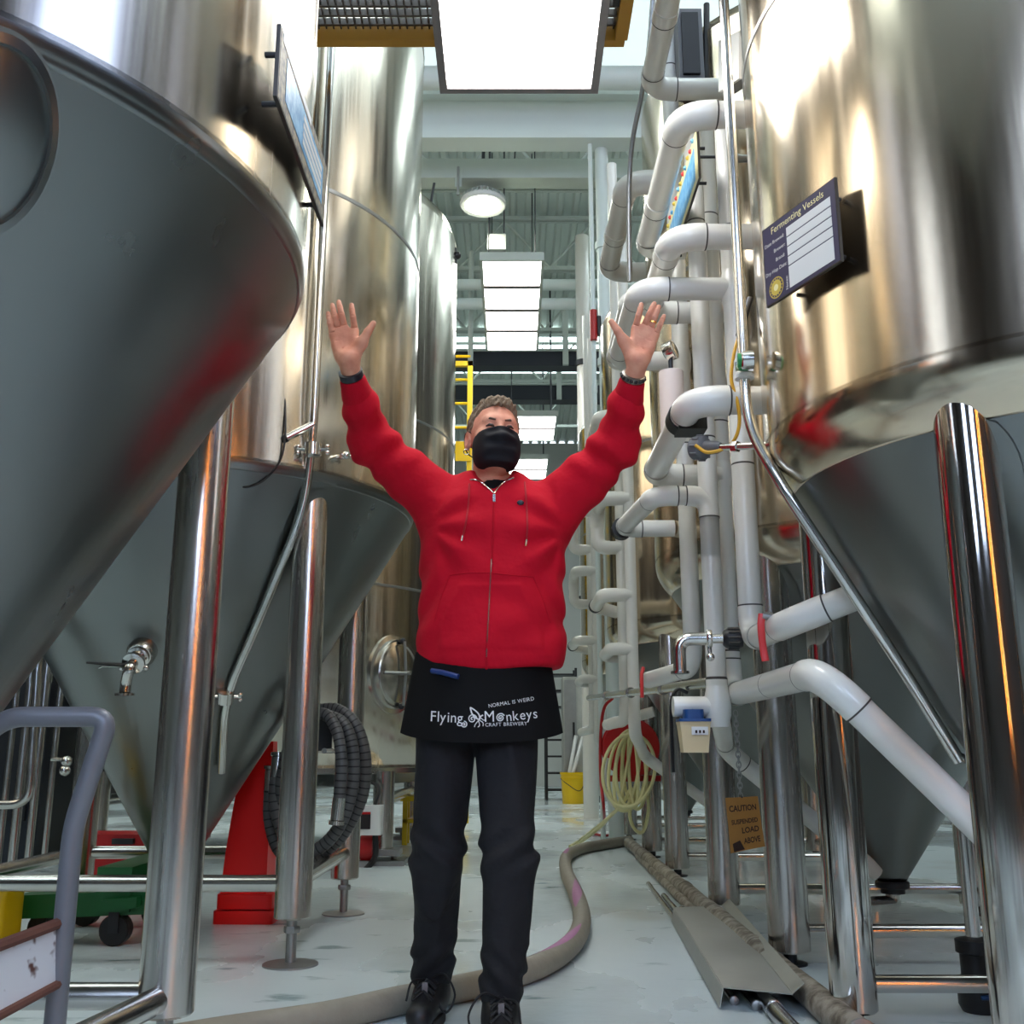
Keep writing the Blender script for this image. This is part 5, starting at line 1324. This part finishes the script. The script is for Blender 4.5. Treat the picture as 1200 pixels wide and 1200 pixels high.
# dark process skid with upright tubes far left
t = thing('process_skid', 'dark cabinet and shiny upright tubes in the shade behind the left tanks', 'process skid', (-4.3, 7.2, 0))
G().box((-6.2, 7.2, 0.0), (-3.2, 7.8, 2.6)).build('cabinet', 'duct_dark', t, smooth=False)
for k in range(6): G().box((-6.1 + 0.48 * k, 7.17, 0.3), (-5.68 + 0.48 * k, 7.2, 2.4)).build('cabinet_door', 'dark_steel', t, smooth=False)
for (px, r) in ((14, 0.022), (30, 0.03), (48, 0.026), (66, 0.02), (98, 0.04)):
    x = A(px, 860, 6.9)[0]; G().sweep([(x, 6.9, 0.05), (x, 6.9, 2.4)], r, 14).build('tube', 'steel_tube', t)
    G().sweep([(x, 6.9, 1.2), (x, 6.9, 1.26)], r * 1.5, 14).build('tube_clamp', 'steel_fitting', t)
u = [A(x, y, 6.6) for x, y in ((-60, 943), (34, 943), (44, 790), (52, 700))]
G().sweep(fillet(u, 0.12), 0.028, 14).build('bent_tube', 'steel_tube', t)
for (px, py) in ((78, 892), (76, 903)):
    c = np.array(A(px, py, 6.8)); G().ball(c, 0.035).build('tube_valve', 'steel_fitting', t)
G().sweep([A(60, 890, 6.8), A(84, 890, 6.8)], 0.012, 8).build('valve_stem', 'steel_fitting', t)
c = A(150, 985, 6.0); t = thing('red_case', 'flat dark red tool case on the floor under the left tank', 'case', (c[0], 6.1, 0))
zt = A(150, 978, 6.0)[2]
G().rbox((c[0] - 0.3, 6.0, 0.0), (c[0] + 0.18, 6.3, zt), 0.02).build('body', 'red_paint', t)
G().box((c[0] - 0.08, 5.97, zt - 0.05), (c[0] + 0.04, 6.0, zt - 0.02)).build('handle', 'black_plastic', t, smooth=False)

# brewing hoses hung on the leg of the second left tank
lx, ly = L2.legs[1]
def hose_ring(label, c, rx, rz, tilt, r, y, a0, a1, seg=60, ends=True):
    c = np.asarray(c)
    pts = [c + np.array((rx * math.cos(a), tilt * math.cos(a), rz * math.sin(a))) for a in np.linspace(a0, a1, seg)]
    t = thing('brewing_hose', label, 'hose', (c[0], c[1], c[2] - rz))
    h = G().sweep(pts, r, 14).build('hose', 'dark_hose', t)
    for k in range(3, seg - 2, 3):
        d = norm(pts[k + 1] - pts[k]); G().sweep([pts[k] - d * 0.003, pts[k] + d * 0.003], r * 1.06, 14, cap=False).build('wire_ring', 'black_plastic', h)
    if ends:
        for (p_, q_) in ((pts[-1], pts[-2]), (pts[0], pts[1])):
            d = norm(p_ - q_); G().sweep([p_ - d * 0.05, p_ + d * 0.02], r * 1.12, 16).build('ferrule', 'steel_fitting', t)
            G().lathe([(r * 0.9, 0), (r * 1.35, 0.004), (r * 1.35, 0.016), (r * 0.7, 0.018), (r * 0.7, 0.004)], p_ + d * 0.02, 18, axis=d).build('end_ring', 'steel_fitting', t)
    return t
hc = np.array(A(372, 920, 4.75))
t = thing('hose_hanger', 'dark steel hanger bracket holding the brewing hoses on the leg', 'bracket', (hc[0] + 0.05, 4.9, 0.9))
pa, pb = A(372, 836, 4.8), A(396, 880, 4.8)
G().box((pa[0] - 0.02, 4.74, pb[2]), (pb[0] - 0.02, 4.76, pa[2])).build('back_plate', 'dark_steel', t, smooth=False)
for z in (pa[2], pb[2]): G().sweep([(pb[0] - 0.02, 4.75, z), (pb[0] - 0.02, 4.56, z)], 0.012, 10).sweep([(pa[0], 4.75, z), (lx, ly, z)], 0.010, 8).build('arm', 'steel_tube', t)
S0 = np.array(A(0, 0, 4.6))
def hosepath(label, pix, r, Ys, ends=(True, True)):
    P_ = spline([A(x, y, yy_) for (x, y), yy_ in zip(pix, Ys)], 10)
    t = thing('brewing_hose', label, 'hose', (P_[-1][0], P_[-1][1], min(p_[2] for p_ in P_) - r))
    h = G().sweep(P_, r, 14).build('hose', 'dark_hose', t)
    for k in range(2, len(P_) - 2, 2):
        d = norm(P_[k + 1] - P_[k]); G().sweep([P_[k] - d * 0.003, P_[k] + d * 0.003], r * 1.05, 14, cap=False).build('wire_ring', 'black_plastic', h)
    for f_, (p_, q_) in zip(ends, ((P_[0], P_[1]), (P_[-1], P_[-2]))):
        if not f_: continue
        d = norm(p_ - q_); G().sweep([p_ - d * 0.08, p_ + d * 0.01], r * 1.1, 16).build('ferrule', 'steel_fitting', t)
        G().lathe([(r * 0.9, 0), (r * 1.3, 0.004), (r * 1.3, 0.02), (r * 0.62, 0.022), (r * 0.62, 0.004)], p_ + d * 0.01, 18, axis=d).build('end_ring', 'steel_fitting', t)
hosepath('grey ribbed hose ending in a steel coupling that points down', [(395, 958), (398, 930), (400, 890), (394, 855), (378, 836), (352, 850), (334, 890), (330, 940), (348, 985)], 0.025, [4.5, 4.5, 4.5, 4.52, 4.56, 4.62, 4.66, 4.7, 4.72])
hosepath('grey ribbed hose forming the middle loop of the coil', [(382, 838), (402, 848), (413, 875), (414, 915), (404, 955), (385, 985), (358, 1000), (336, 985), (322, 940), (326, 890)], 0.027, [4.6, 4.58, 4.57, 4.57, 4.58, 4.6, 4.64, 4.68, 4.7, 4.72], (False, True))
hosepath('grey ribbed hose forming the outermost loop of the coil', [(372, 832), (396, 832), (418, 852), (428, 890), (425, 930), (410, 965), (390, 990), (360, 1008), (330, 1000), (316, 960), (318, 905)], 0.027, [4.68, 4.66, 4.64, 4.64, 4.66, 4.68, 4.7, 4.74, 4.78, 4.8, 4.8], (False, True))
# white control box and pump beyond
c = np.array(A(432, 960, 7.15)); s = 0.13
t = thing('pump_controller', 'white electrical controller box with a dark red display by the tank leg', 'controller', c)
G().rbox((c[0] - 0.07, 7.1, c[2] - 0.10), (c[0] + 0.09, 7.24, c[2] + 0.09), 0.02).build('box', 'white_plastic', t)
G().box((c[0] - 0.065, 7.09, c[2] - 0.06), (c[0] + 0.02, 7.10, c[2] + 0.05)).build('display', 'black_plastic', t, smooth=False)
G().box((c[0] - 0.065, 7.085, c[2] + 0.035), (c[0] + 0.02, 7.09, c[2] + 0.05)).build('red_strip', 'red_paint', t, smooth=False)
G().sweep(spline([c + (0.03, 0.06, 0.09), c + (0.05, 0.1, 0.2), c + (-0.05, 0.2, 0.25)]), 0.012, 8).build('cable', 'black_plastic', t)
G().sweep(spline([c + (0.04, 0.06, -0.1), c + (0.04, 0.06, -0.25), c + (-0.05, 0.05, -0.36)]), 0.02, 10).build('cable_down', 'black_plastic', t)
px, py = c[0] - 0.12, 7.3
t = thing('pump', 'small dark pump on the floor beside the tank leg', 'pump', (px, py, 0))
G().sweep([(px - 0.2, py, 0.12), (px + 0.06, py, 0.12)], 0.075, 20).build('motor', 'dark_steel', t)
G().sweep([(px + 0.06, py, 0.12), (px + 0.14, py, 0.12)], 0.095, 20).build('pump_head', 'red_paint', t)
G().box((px - 0.2, py - 0.09, 0.0), (px + 0.12, py + 0.09, 0.04)).build('foot', 'steel_dull', t, smooth=False)
# white cabinet behind the hoses
a = A(383, 912, 6.5); b = A(330, 790, 6.5)
# yellow ladder beyond the bright tank
X0, X1 = A(540, 440, 11.6)[0], A(551, 440, 11.6)[0]; YL = 11.6; zt = A(548, 424, YL)[2]
t = thing('yellow_ladder', 'yellow fixed ladder with side rails beyond the upright tank', 'ladder', (X0, YL, 0))
for x in (X1, X0 - 0.32): G().box((x - 0.03, YL - 0.03, 0.0), (x + 0.03, YL + 0.03, zt)).build('rail', 'yellow_paint', t, smooth=False)
G().box((X0 - 0.35, YL - 0.03, zt - 0.06), (X1 + 0.03, YL + 0.03, zt)).build('top_rail', 'yellow_paint', t, smooth=False)
for k in range(18): G().sweep([(X0 - 0.32, YL, 0.3 + 0.3 * k), (X1, YL, 0.3 + 0.3 * k)], 0.018, 8).build('rung', 'yellow_paint', t)
pz = A(548, 530, YL)[2]; G().box((X0 - 0.05, YL - 0.05, pz - 0.12), (X1 + 0.02, YL - 0.032, pz + 0.12)).build('sign_plate', 'yellow_bucket', t, smooth=False)
c = A(487, 975, 8.9); t = thing('yellow_stool', 'small yellow step stool behind the tank legs', 'stool', (c[0], 9.0, 0))
h = A(487, 938, 9.0)[2]
for x in (-0.09, 0.09):
    for y in (-0.1, 0.1): G().box((c[0] + x - 0.02, 9.0 + y - 0.02, 0), (c[0] + x + 0.02, 9.0 + y + 0.02, h)).build('leg', 'yellow_paint', t, smooth=False)
G().box((c[0] - 0.13, 8.86, h), (c[0] + 0.13, 9.14, h + 0.04)).build('tread', 'yellow_paint', t, smooth=False)
G().box((c[0] - 0.11, 8.88, h * 0.5), (c[0] + 0.11, 9.12, h * 0.5 + 0.03)).build('tread', 'yellow_paint', t, smooth=False)

# ================================================================== right side details
# caution card on a chain
top = np.array(A(862, 833, 3.78)); bot = np.array(A(868, 936, 3.78))
t = thing('chain', 'thin steel chain hanging from the white sloping pipe', 'chain', bot)
nl = 17
for k in range(nl):
    c = top + (bot - top) * (k + 0.5) / nl; L_ = np.linalg.norm(bot - top) / nl * 0.72; ph = (k % 2) * math.pi / 2
    ring = [c + np.array((0.008 * math.cos(a) * math.cos(ph), 0.008 * math.cos(a) * math.sin(ph), L_ * math.sin(a))) for a in np.linspace(0, math.tau, 12, endpoint=False)]
    G().sweep(ring, 0.0022, 6, closed=True).build('link', 'steel_dull', t)
q = [np.array(A(x, y, yv)) for x, y, yv in ((850, 935, 3.76), (888, 933, 3.79), (897, 992, 3.77), (856, 1000, 3.73))]
t = thing('caution_card', 'brown cardboard card with handwritten caution words hanging from a chain', 'card', (q[0] + q[2]) / 2 - np.array((0, 0, 0.09)))
def C(s, r, l=0.0):
    p_ = (q[0] * (1 - s) + q[1] * s) * (1 - r) + (q[3] * (1 - s) + q[2] * s) * r
    return p_ + np.array((0, -l - 0.006 * math.sin(s * 3.0 + r * 2.5), 0))
g = G(); NN = 10; V = [C(i / NN, j / NN, l) for l in (0, -0.003) for j in range(NN + 1) for i in range(NN + 1)]; o_ = (NN + 1) ** 2; F = []
for j in range(NN):
    for i in range(NN):
        a = j * (NN + 1) + i; F += [(a, a + NN + 1, a + NN + 2, a + 1), (o_ + a, o_ + a + 1, o_ + a + NN + 2, o_ + a + NN + 1)]
for i in range(NN):
    F += [(i, i + 1, o_ + i + 1, o_ + i)]; b = NN * (NN + 1) + i; F += [(b, o_ + b, o_ + b + 1, b + 1)]
    a = i * (NN + 1); F += [(a, o_ + a, o_ + a + NN + 1, a + NN + 1)]; a += NN; F += [(a, a + NN + 1, o_ + a + NN + 1, o_ + a)]
g.add(V, F).build('card', 'cardboard', t)
for (tx, s, r, sz) in (('CAUTION', 0.07, 0.26, 0.029), ('SUSPENDED', 0.10, 0.50, 0.023), ('LOAD', 0.38, 0.68, 0.028), ('ABOVE', 0.42, 0.88, 0.028)):
    v, f = text_geo(tx, sz, bold=0.025); W_ = np.linalg.norm(q[1] - q[0]); H_ = np.linalg.norm(q[3] - q[0])
    sx = min(1.0, (0.90 - s) * W_ / v[:, 0].max())
    G().add([C(s + a[0] * sx / W_, r - a[1] / H_, 0.0012) for a in v], f).build('lettering', 'ink', t, smooth=False)
G().add([C(0.08, 0.84, 0.001), C(0.30, 0.80, 0.001), C(0.42, 0.98, 0.001), C(0.10, 0.99, 0.001)], [(0, 3, 2, 1)]).build('ink_blot', 'ink', t, smooth=False)
G().sweep([C(0.5, 0.0, 0.002), bot], 0.003, 8).build('tie', 'black_plastic', t)
# beige tub with blue lid hung under the tee
c0, c1 = A(795, 882, 3.7), A(829, 846, 3.7)
t = thing('plastic_tub', 'small beige plastic tub with a blue lid strapped below the pipe tee', 'tub', ((c0[0] + c1[0]) / 2, 3.68, c0[2]))
xm, zt = (c0[0] + c1[0]) / 2, c1[2]
V = [(xm + sx * w, 3.68 + sy * w * 0.8, z) for z, w in ((c0[2], 0.043), (zt - 0.012, 0.052), (zt, 0.055)) for sx, sy in ((-1, -1), (1, -1), (1, 1), (-1, 1))]
G().add(V, [(3, 2, 1, 0), (8, 9, 10, 11)] + [(4 * i + k, 4 * i + (k + 1) % 4, 4 * i + 4 + (k + 1) % 4, 4 * i + 4 + k) for i in range(2) for k in range(4)]).build('tub', 'beige_plastic', t, smooth=False)
G().rbox((xm - 0.056, 3.63, zt), (xm + 0.056, 3.73, zt + 0.010), 0.012).rbox((xm - 0.034, 3.645, zt + 0.01), (xm + 0.034, 3.715, zt + 0.042), 0.015).build('lid', 'blue_lid', t)
lb = G().box((xm - 0.015, 3.632, c0[2] + 0.06), (xm + 0.042, 3.6345, c0[2] + 0.088)).build('paper_label', 'sign_white', t, smooth=False)
for k in range(3): G().box((xm - 0.003 + 0.013 * k, 3.630, c0[2] + 0.066), (xm + 0.004 + 0.013 * k, 3.6325, c0[2] + 0.076)).build('label_mark', 'ink', lb, smooth=False)
G().sweep([(xm, 3.68, zt + 0.04), (xm, 3.70, zB - 0.03)], 0.006, 8).build('strap', 'rubber', t)
# black hanging cable
tag(G().sweep(spline([A(806, 812, 4.6), A(795, 808, 4.6), A(788, 818, 4.6), A(787, 850, 4.6), A(789, 905, 4.6)]), 0.008, 8).build('black_cable', 'black_plastic'), 'black cable hanging straight down from the thin steel rail pipe', 'cable')

# red hose reel, its red hose and the yellow hose coil
rc = np.array(A(738, 876, 7.75))
t = thing('hose_reel', 'red round hose reel mounted on a right tank leg', 'hose reel', rc - (0, 0, 0.2))
for s in (-0.09, 0.09): G().lathe([(0.03, -0.008), (0.205, -0.008), (0.21, 0.0), (0.205, 0.008), (0.03, 0.008)], rc + np.array((0, s, 0)), 36, axis=(0.3, 1, 0)).build('reel_disc', 'red_paint', t)
G().sweep([rc + np.array((0, -0.1, 0)), rc + np.array((0, 0.12, 0))], 0.10, 24).build('drum', 'red_paint', t)
G().box(rc + (-0.16, -0.1, -0.24), rc + (0.02, 0.1, -0.20)).box(rc + (0.02, -0.02, -0.24), rc + (0.22, 0.02, -0.20)).build('mount', 'red_paint', t, smooth=False)
G().box(rc + (-0.13, -0.11, -0.21), rc + (-0.09, -0.10, 0.02)).build('guide_arm', 'red_paint', t, smooth=False)
tag(G().sweep(spline([A(718, 818, 7.7), A(708, 830, 7.75), A(704, 860, 7.8), A(704, 910, 7.9), A(708, 955, 8.0), AZ(706, 970, 0.02), AZ(692, 975, 0.02), AZ(712, 979, 0.02), AZ(730, 968, 0.02)]), 0.012, 8).build('red_hose', 'red_paint'), 'thin dark red hose dropping from the steel rail pipe to the floor', 'hose')
pts = []
for k in range(7):
    lf, rt = 703 + 6.0 * k, 764 - 4.5 * ((k * 3) % 7) * 0.8; cx_, hw_ = (lf + rt) / 2, max((rt - lf) / 2, 4)
    for a in np.linspace(0, math.tau, 18, endpoint=False):
        s_ = math.sin(a); x = cx_ * (0.5 - 0.5 * math.cos(a)) + 740 * (0.5 + 0.5 * math.cos(a)) - hw_ * s_; y = 903 - 45 * math.cos(a) * (1 + 0.05 * ((k * 2) % 3 - 1))
        pts.append(A(x, y, 7.30 + 0.03 * ((k * 5) % 7) + 0.02 * s_))
tail = [A(726, 940, 7.4), A(716, 955, 7.6), A(700, 972, 7.9), AZ(676, 990, 0.02), AZ(668, 992, 0.02), AZ(680, 984, 0.02), A(705, 965, 7.8), A(728, 944, 7.5), A(736, 930, 7.42)]
tail2 = [A(740, 925, 7.42), A(738, 955, 7.44), A(744, 972, 7.5), A(754, 974, 7.5), A(760, 950, 7.46), A(758, 925, 7.45)]
tag(G().sweep(spline(pts + tail + tail2, 4), 0.0125, 8).build('yellow_hose', 'yellow_hose'), 'pale yellow hose hung in a long coil over the red reel', 'hose')
c = A(703, 905, 7.6)
tag(G().sweep(spline([A(712, 888, 7.6), A(708, 910, 7.6), A(712, 935, 7.6), A(726, 950, 7.6)]), 0.014, 8).build('white_hose', 'white_plastic'), 'short white hose hanging beside the yellow coil', 'hose')
# yellow bucket with a stick
bc = np.array(AZ(673, 942, 0.0)); bx, by = bc[0], bc[1] + 0.1
hb = A(673, 905, by)[2]; rb = 15.0 / 1200 * (by * CP)
t = thing('yellow_bucket', 'yellow plastic bucket on the floor with white sticks in it', 'bucket', (bx, by, 0))
G().lathe([(rb * 0.86, 0.0), (rb * 0.88, 0.01), (rb * 0.97, hb * 0.8), (rb * 1.04, hb * 0.8), (rb * 1.04, hb * 0.84), (rb * 0.98, hb * 0.85), (rb * 1.0, hb * 0.93), (rb * 1.06, hb * 0.94), (rb * 1.06, hb), (rb * 0.96, hb), (rb * 0.84, 0.03)], (bx, by, 0), 36).build('pail', 'yellow_bucket', t)
G().sweep(spline([(bx - rb, by - 0.02, hb * 0.8), (bx - rb * 0.5, by - rb * 0.9, hb * 0.62), (bx + rb * 0.4, by - rb * 1.0, hb * 0.42), (bx + rb, by - 0.02, hb * 0.8)]), 0.006, 8).build('bail', 'dark_steel', t)
for (a, b, lab) in (((666, 925), (684, 860), 'white plastic stick leaning to the right in the yellow bucket'), ((664, 925), (675, 862), 'white plastic stick standing steeper in the yellow bucket')):
    tag(G().sweep([A(a[0], a[1], by), A(b[0], b[1], by + 0.1)], 0.028, 12).build('stick', 'white_plastic'), lab, 'stick')

# thick grey hose across the floor with pink stripes
fp = [(120, 1236), (250, 1212), (380, 1192), (470, 1172), (530, 1160), (590, 1146), (640, 1128), (672, 1104), (682, 1078), (676, 1050), (664, 1022), (664, 1004), (680, 995), (705, 990), (738, 985)]
HP = spline([AZ(x, y, 0.04) for x, y in fp], 8)
t = thing('floor_hose', 'thick grey hose with pink stripes winding across the floor', 'hose', (HP[60][0], HP[60][1], 0))
G().sweep(HP, 0.04, 20).build('hose', 'floor_hose', t)
def stripe(i0, i1, a0, a1, w):
    P_ = HP[i0:i1]; n = len(P_); V = []
    for k in range(n):
        d = norm(np.array(P_[min(k + 1, n - 1)]) - np.array(P_[max(k - 1, 0)])); s_ = norm(np.cross(d, (0, 0, 1))); u_ = np.cross(s_, d)
        a = a0 + (a1 - a0) * k / (n - 1); e = w * math.sin(math.pi * (k + 0.3) / (n - 0.4))
        for m in range(5):
            aa = a + (m / 4 - 0.5) * e; V.append(np.array(P_[k]) + 0.0408 * (s_ * math.cos(aa) + u_ * math.sin(aa)))
    F = [(5 * k + m, 5 * k + m + 1, 5 * k + 6 + m, 5 * k + 5 + m) for k in range(n - 1) for m in range(4)]
    G().add(V, F).build('pink_stripe', 'pink_stripe', t)
stripe(44, 60, 2.3, 1.3, 1.2); stripe(66, 76, 2.3, 1.2, 1.3); stripe(86, 93, 1.5, 2.4, 1.3)

# old pipes along the floor and a sheet metal cover lying on them
def floor_pipe(label, a, b, r, m, z=None):
    p_, q_ = AZ(a[0], a[1], r if z is None else z), AZ(b[0], b[1], r if z is None else z)
    t = thing('floor_pipe', label, 'pipe', (p_[0], p_[1], 0))
    n_ = 24; d = np.array(q_) - np.array(p_)
    pts = [np.array(p_) + d * k / n_ + np.array((0, 0, 0.0015 * math.sin(k * 2.1))) for k in range(n_ + 1)]
    G().sweep(pts, [r * (1 + 0.04 * math.sin(k * 1.7)) for k in range(n_ + 1)], 18).build('pipe', m, t)
    for k in (5, 12, 19): G().sweep([pts[k] - norm(d) * 0.02, pts[k] + norm(d) * 0.02], r * 1.1, 18).build('wrap', m, t)
    for k in (0, n_): G().lathe([(r * 1.0, -0.004), (r * 1.06, -0.002), (r * 1.06, 0.01), (r * 0.8, 0.012)], pts[k], 18, axis=d * (1 if k else -1)).build('end_collar', 'steel_dull', t)
floor_pipe('dirty wrapped pipe lying along the tank legs on the floor', (737, 988), (1010, 1215), 0.042, 'dirty_pipe')
floor_pipe('second dirty wrapped pipe lying against the first on the floor', (748, 1003), (905, 1160), 0.024, 'dirty_pipe')
floor_pipe('slim steel tube poking out from under the metal cover', (760, 1036), (860, 1172), 0.013, 'steel_tube')
floor_pipe('steel tube with open end beneath the metal cover', (778, 1050), (886, 1178), 0.014, 'steel_tube')
floor_pipe('thicker steel tube running out below the metal cover towards the leg', (800, 1068), (960, 1240), 0.024, 'steel_tube')
zc = 0.062
Q = [np.array(AZ(x, y, zc)) for x, y in ((790, 1064), (846, 1062), (929, 1166), (848, 1158))]
t = thing('metal_cover', 'bent sheet metal cover lying over the floor pipes', 'metal cover', (Q[0] + Q[2]) / 2 * np.array((1, 1, 0)))
G().prism(Q, (0, 0, 0.003)).build('top_sheet', 'steel_sheet', t, smooth=False)
lipd = norm(np.cross(Q[3] - Q[0], (0, 0, 1))); lipd = lipd if lipd[0] < 0 else -lipd
G().prism([Q[0], Q[3], Q[3] + lipd * 0.012 + (0, 0, -0.055), Q[0] + lipd * 0.012 + (0, 0, -0.055)], lipd * 0.003).build('side_lip', 'steel_sheet', t, smooth=False)
G().prism([Q[1] + (0, 0, 0.003), Q[2] + (0, 0, 0.003), Q[2] - lipd * 0.035 + (0, 0, 0.03), Q[1] - lipd * 0.035 + (0, 0, 0.03)], (0, 0, 0.003)).build('raised_lip', 'steel_sheet', t, smooth=False)

# black pump and blue wheel behind the polished tank's near leg
c = np.array(A(1142, 1110, 3.3)); t = thing('floor_drain_pump', 'black drain valve with blue handle near the polished tank leg', 'valve', (c[0], c[1], 0.0))
G().lathe([(0.05, 0.0), (0.06, 0.02), (0.06, 0.09), (0.045, 0.10), (0.045, 0.16), (0.055, 0.165), (0.055, 0.20), (0.02, 0.21)], (c[0], c[1], 0), 22).build('body', 'black_plastic', t)
G().sweep([(c[0], c[1], 0.2), (c[0], c[1], 0.52)], 0.022, 14).build('pipe', 'steel_tube', t)
G().sweep([(c[0] - 0.02, c[1] - 0.06, 0.05), (c[0] + 0.10, c[1] - 0.08, 0.06)], [0.012, 0.02], 10, flat=0.5).build('blue_handle', 'blue_lid', t)

# ================================================================== far end of the hall
def shelf_unit(label, x0, x1, y, h, n, m):
    t = thing('storage_rack', label, 'rack', ((x0 + x1) / 2, y, 0))
    for x in (x0, x1):
        for dy in (0, 0.5): G().box((x - 0.02, y + dy - 0.02, 0), (x + 0.02, y + dy + 0.02, h)).build('post', m, t, smooth=False)
    for k in range(n): G().box((x0, y, h * (k + 0.6) / n - 0.015), (x1, y + 0.5, h * (k + 0.6) / n + 0.015)).build('shelf', m, t, smooth=False)
    return t
xa, xb = A(640, 820, 17)[0], A(668, 820, 17)[0]
shelf_unit('grey steel rack with dark shelves at the far end of the aisle', xa, xb + 0.1, 17, 2.1, 8, 'dark_steel')
xa, xb = A(648, 850, 16.2)[0], A(668, 850, 16.2)[0]
t = thing('steel_cabinet', 'upright stainless cabinet at the far end beside the dark rack', 'cabinet', ((xa + xb) / 2 + 0.3, 16.4, 0))
G().box((xa + 0.16, 16.2, 0.1), (xb + 0.5, 16.8, 1.9)).build('body', 'steel_sheet', t, smooth=False)
G().box((xa + 0.18, 16.18, 0.15), (xb + 0.1, 16.2, 1.85)).build('door', 'steel_dull', t, smooth=False)
G().box((xb + 0.04, 16.15, 0.9), (xb + 0.07, 16.18, 1.2)).build('handle', 'dark_steel', t, smooth=False)
for x in (xa + 0.2, xb + 0.4): G().box((x, 16.25, 0), (x + 0.05, 16.7, 0.1)).build('foot', 'dark_steel', t, smooth=False)
xa = A(556, 900, 18)[0]
t = thing('work_table', 'dark work table far back between the legs of the person', 'table', (xa, 18, 0))
G().box((xa - 0.7, 17.7, 0.72), (xa + 0.5, 18.3, 0.77)).build('top', 'dark_steel', t, smooth=False)
for x in (-0.66, 0.46):
    for y in (17.74, 18.26): G().box((xa + x - 0.03, y - 0.03, 0), (xa + x + 0.03, y + 0.03, 0.72)).build('leg', 'dark_steel', t, smooth=False)
for k, (x, w, h, m, lab) in enumerate(((-0.45, 0.3, 0.35, 'black_plastic', 'black crate standing on the far dark work table'), (0.05, 0.34, 0.22, 'beige_plastic', 'beige carton standing on the far dark work table'))):
    tt = thing('storage_box', lab, 'box', (xa + x, 18, 0.77)); G().rbox((xa + x - w / 2, 17.85, 0.77), (xa + x + w / 2, 18.15, 0.77 + h), 0.02).build('body', m, tt); G().rbox((xa + x - w / 2 - 0.01, 17.84, 0.77 + h), (xa + x + w / 2 + 0.01, 18.16, 0.80 + h), 0.02).build('lid', m, tt)
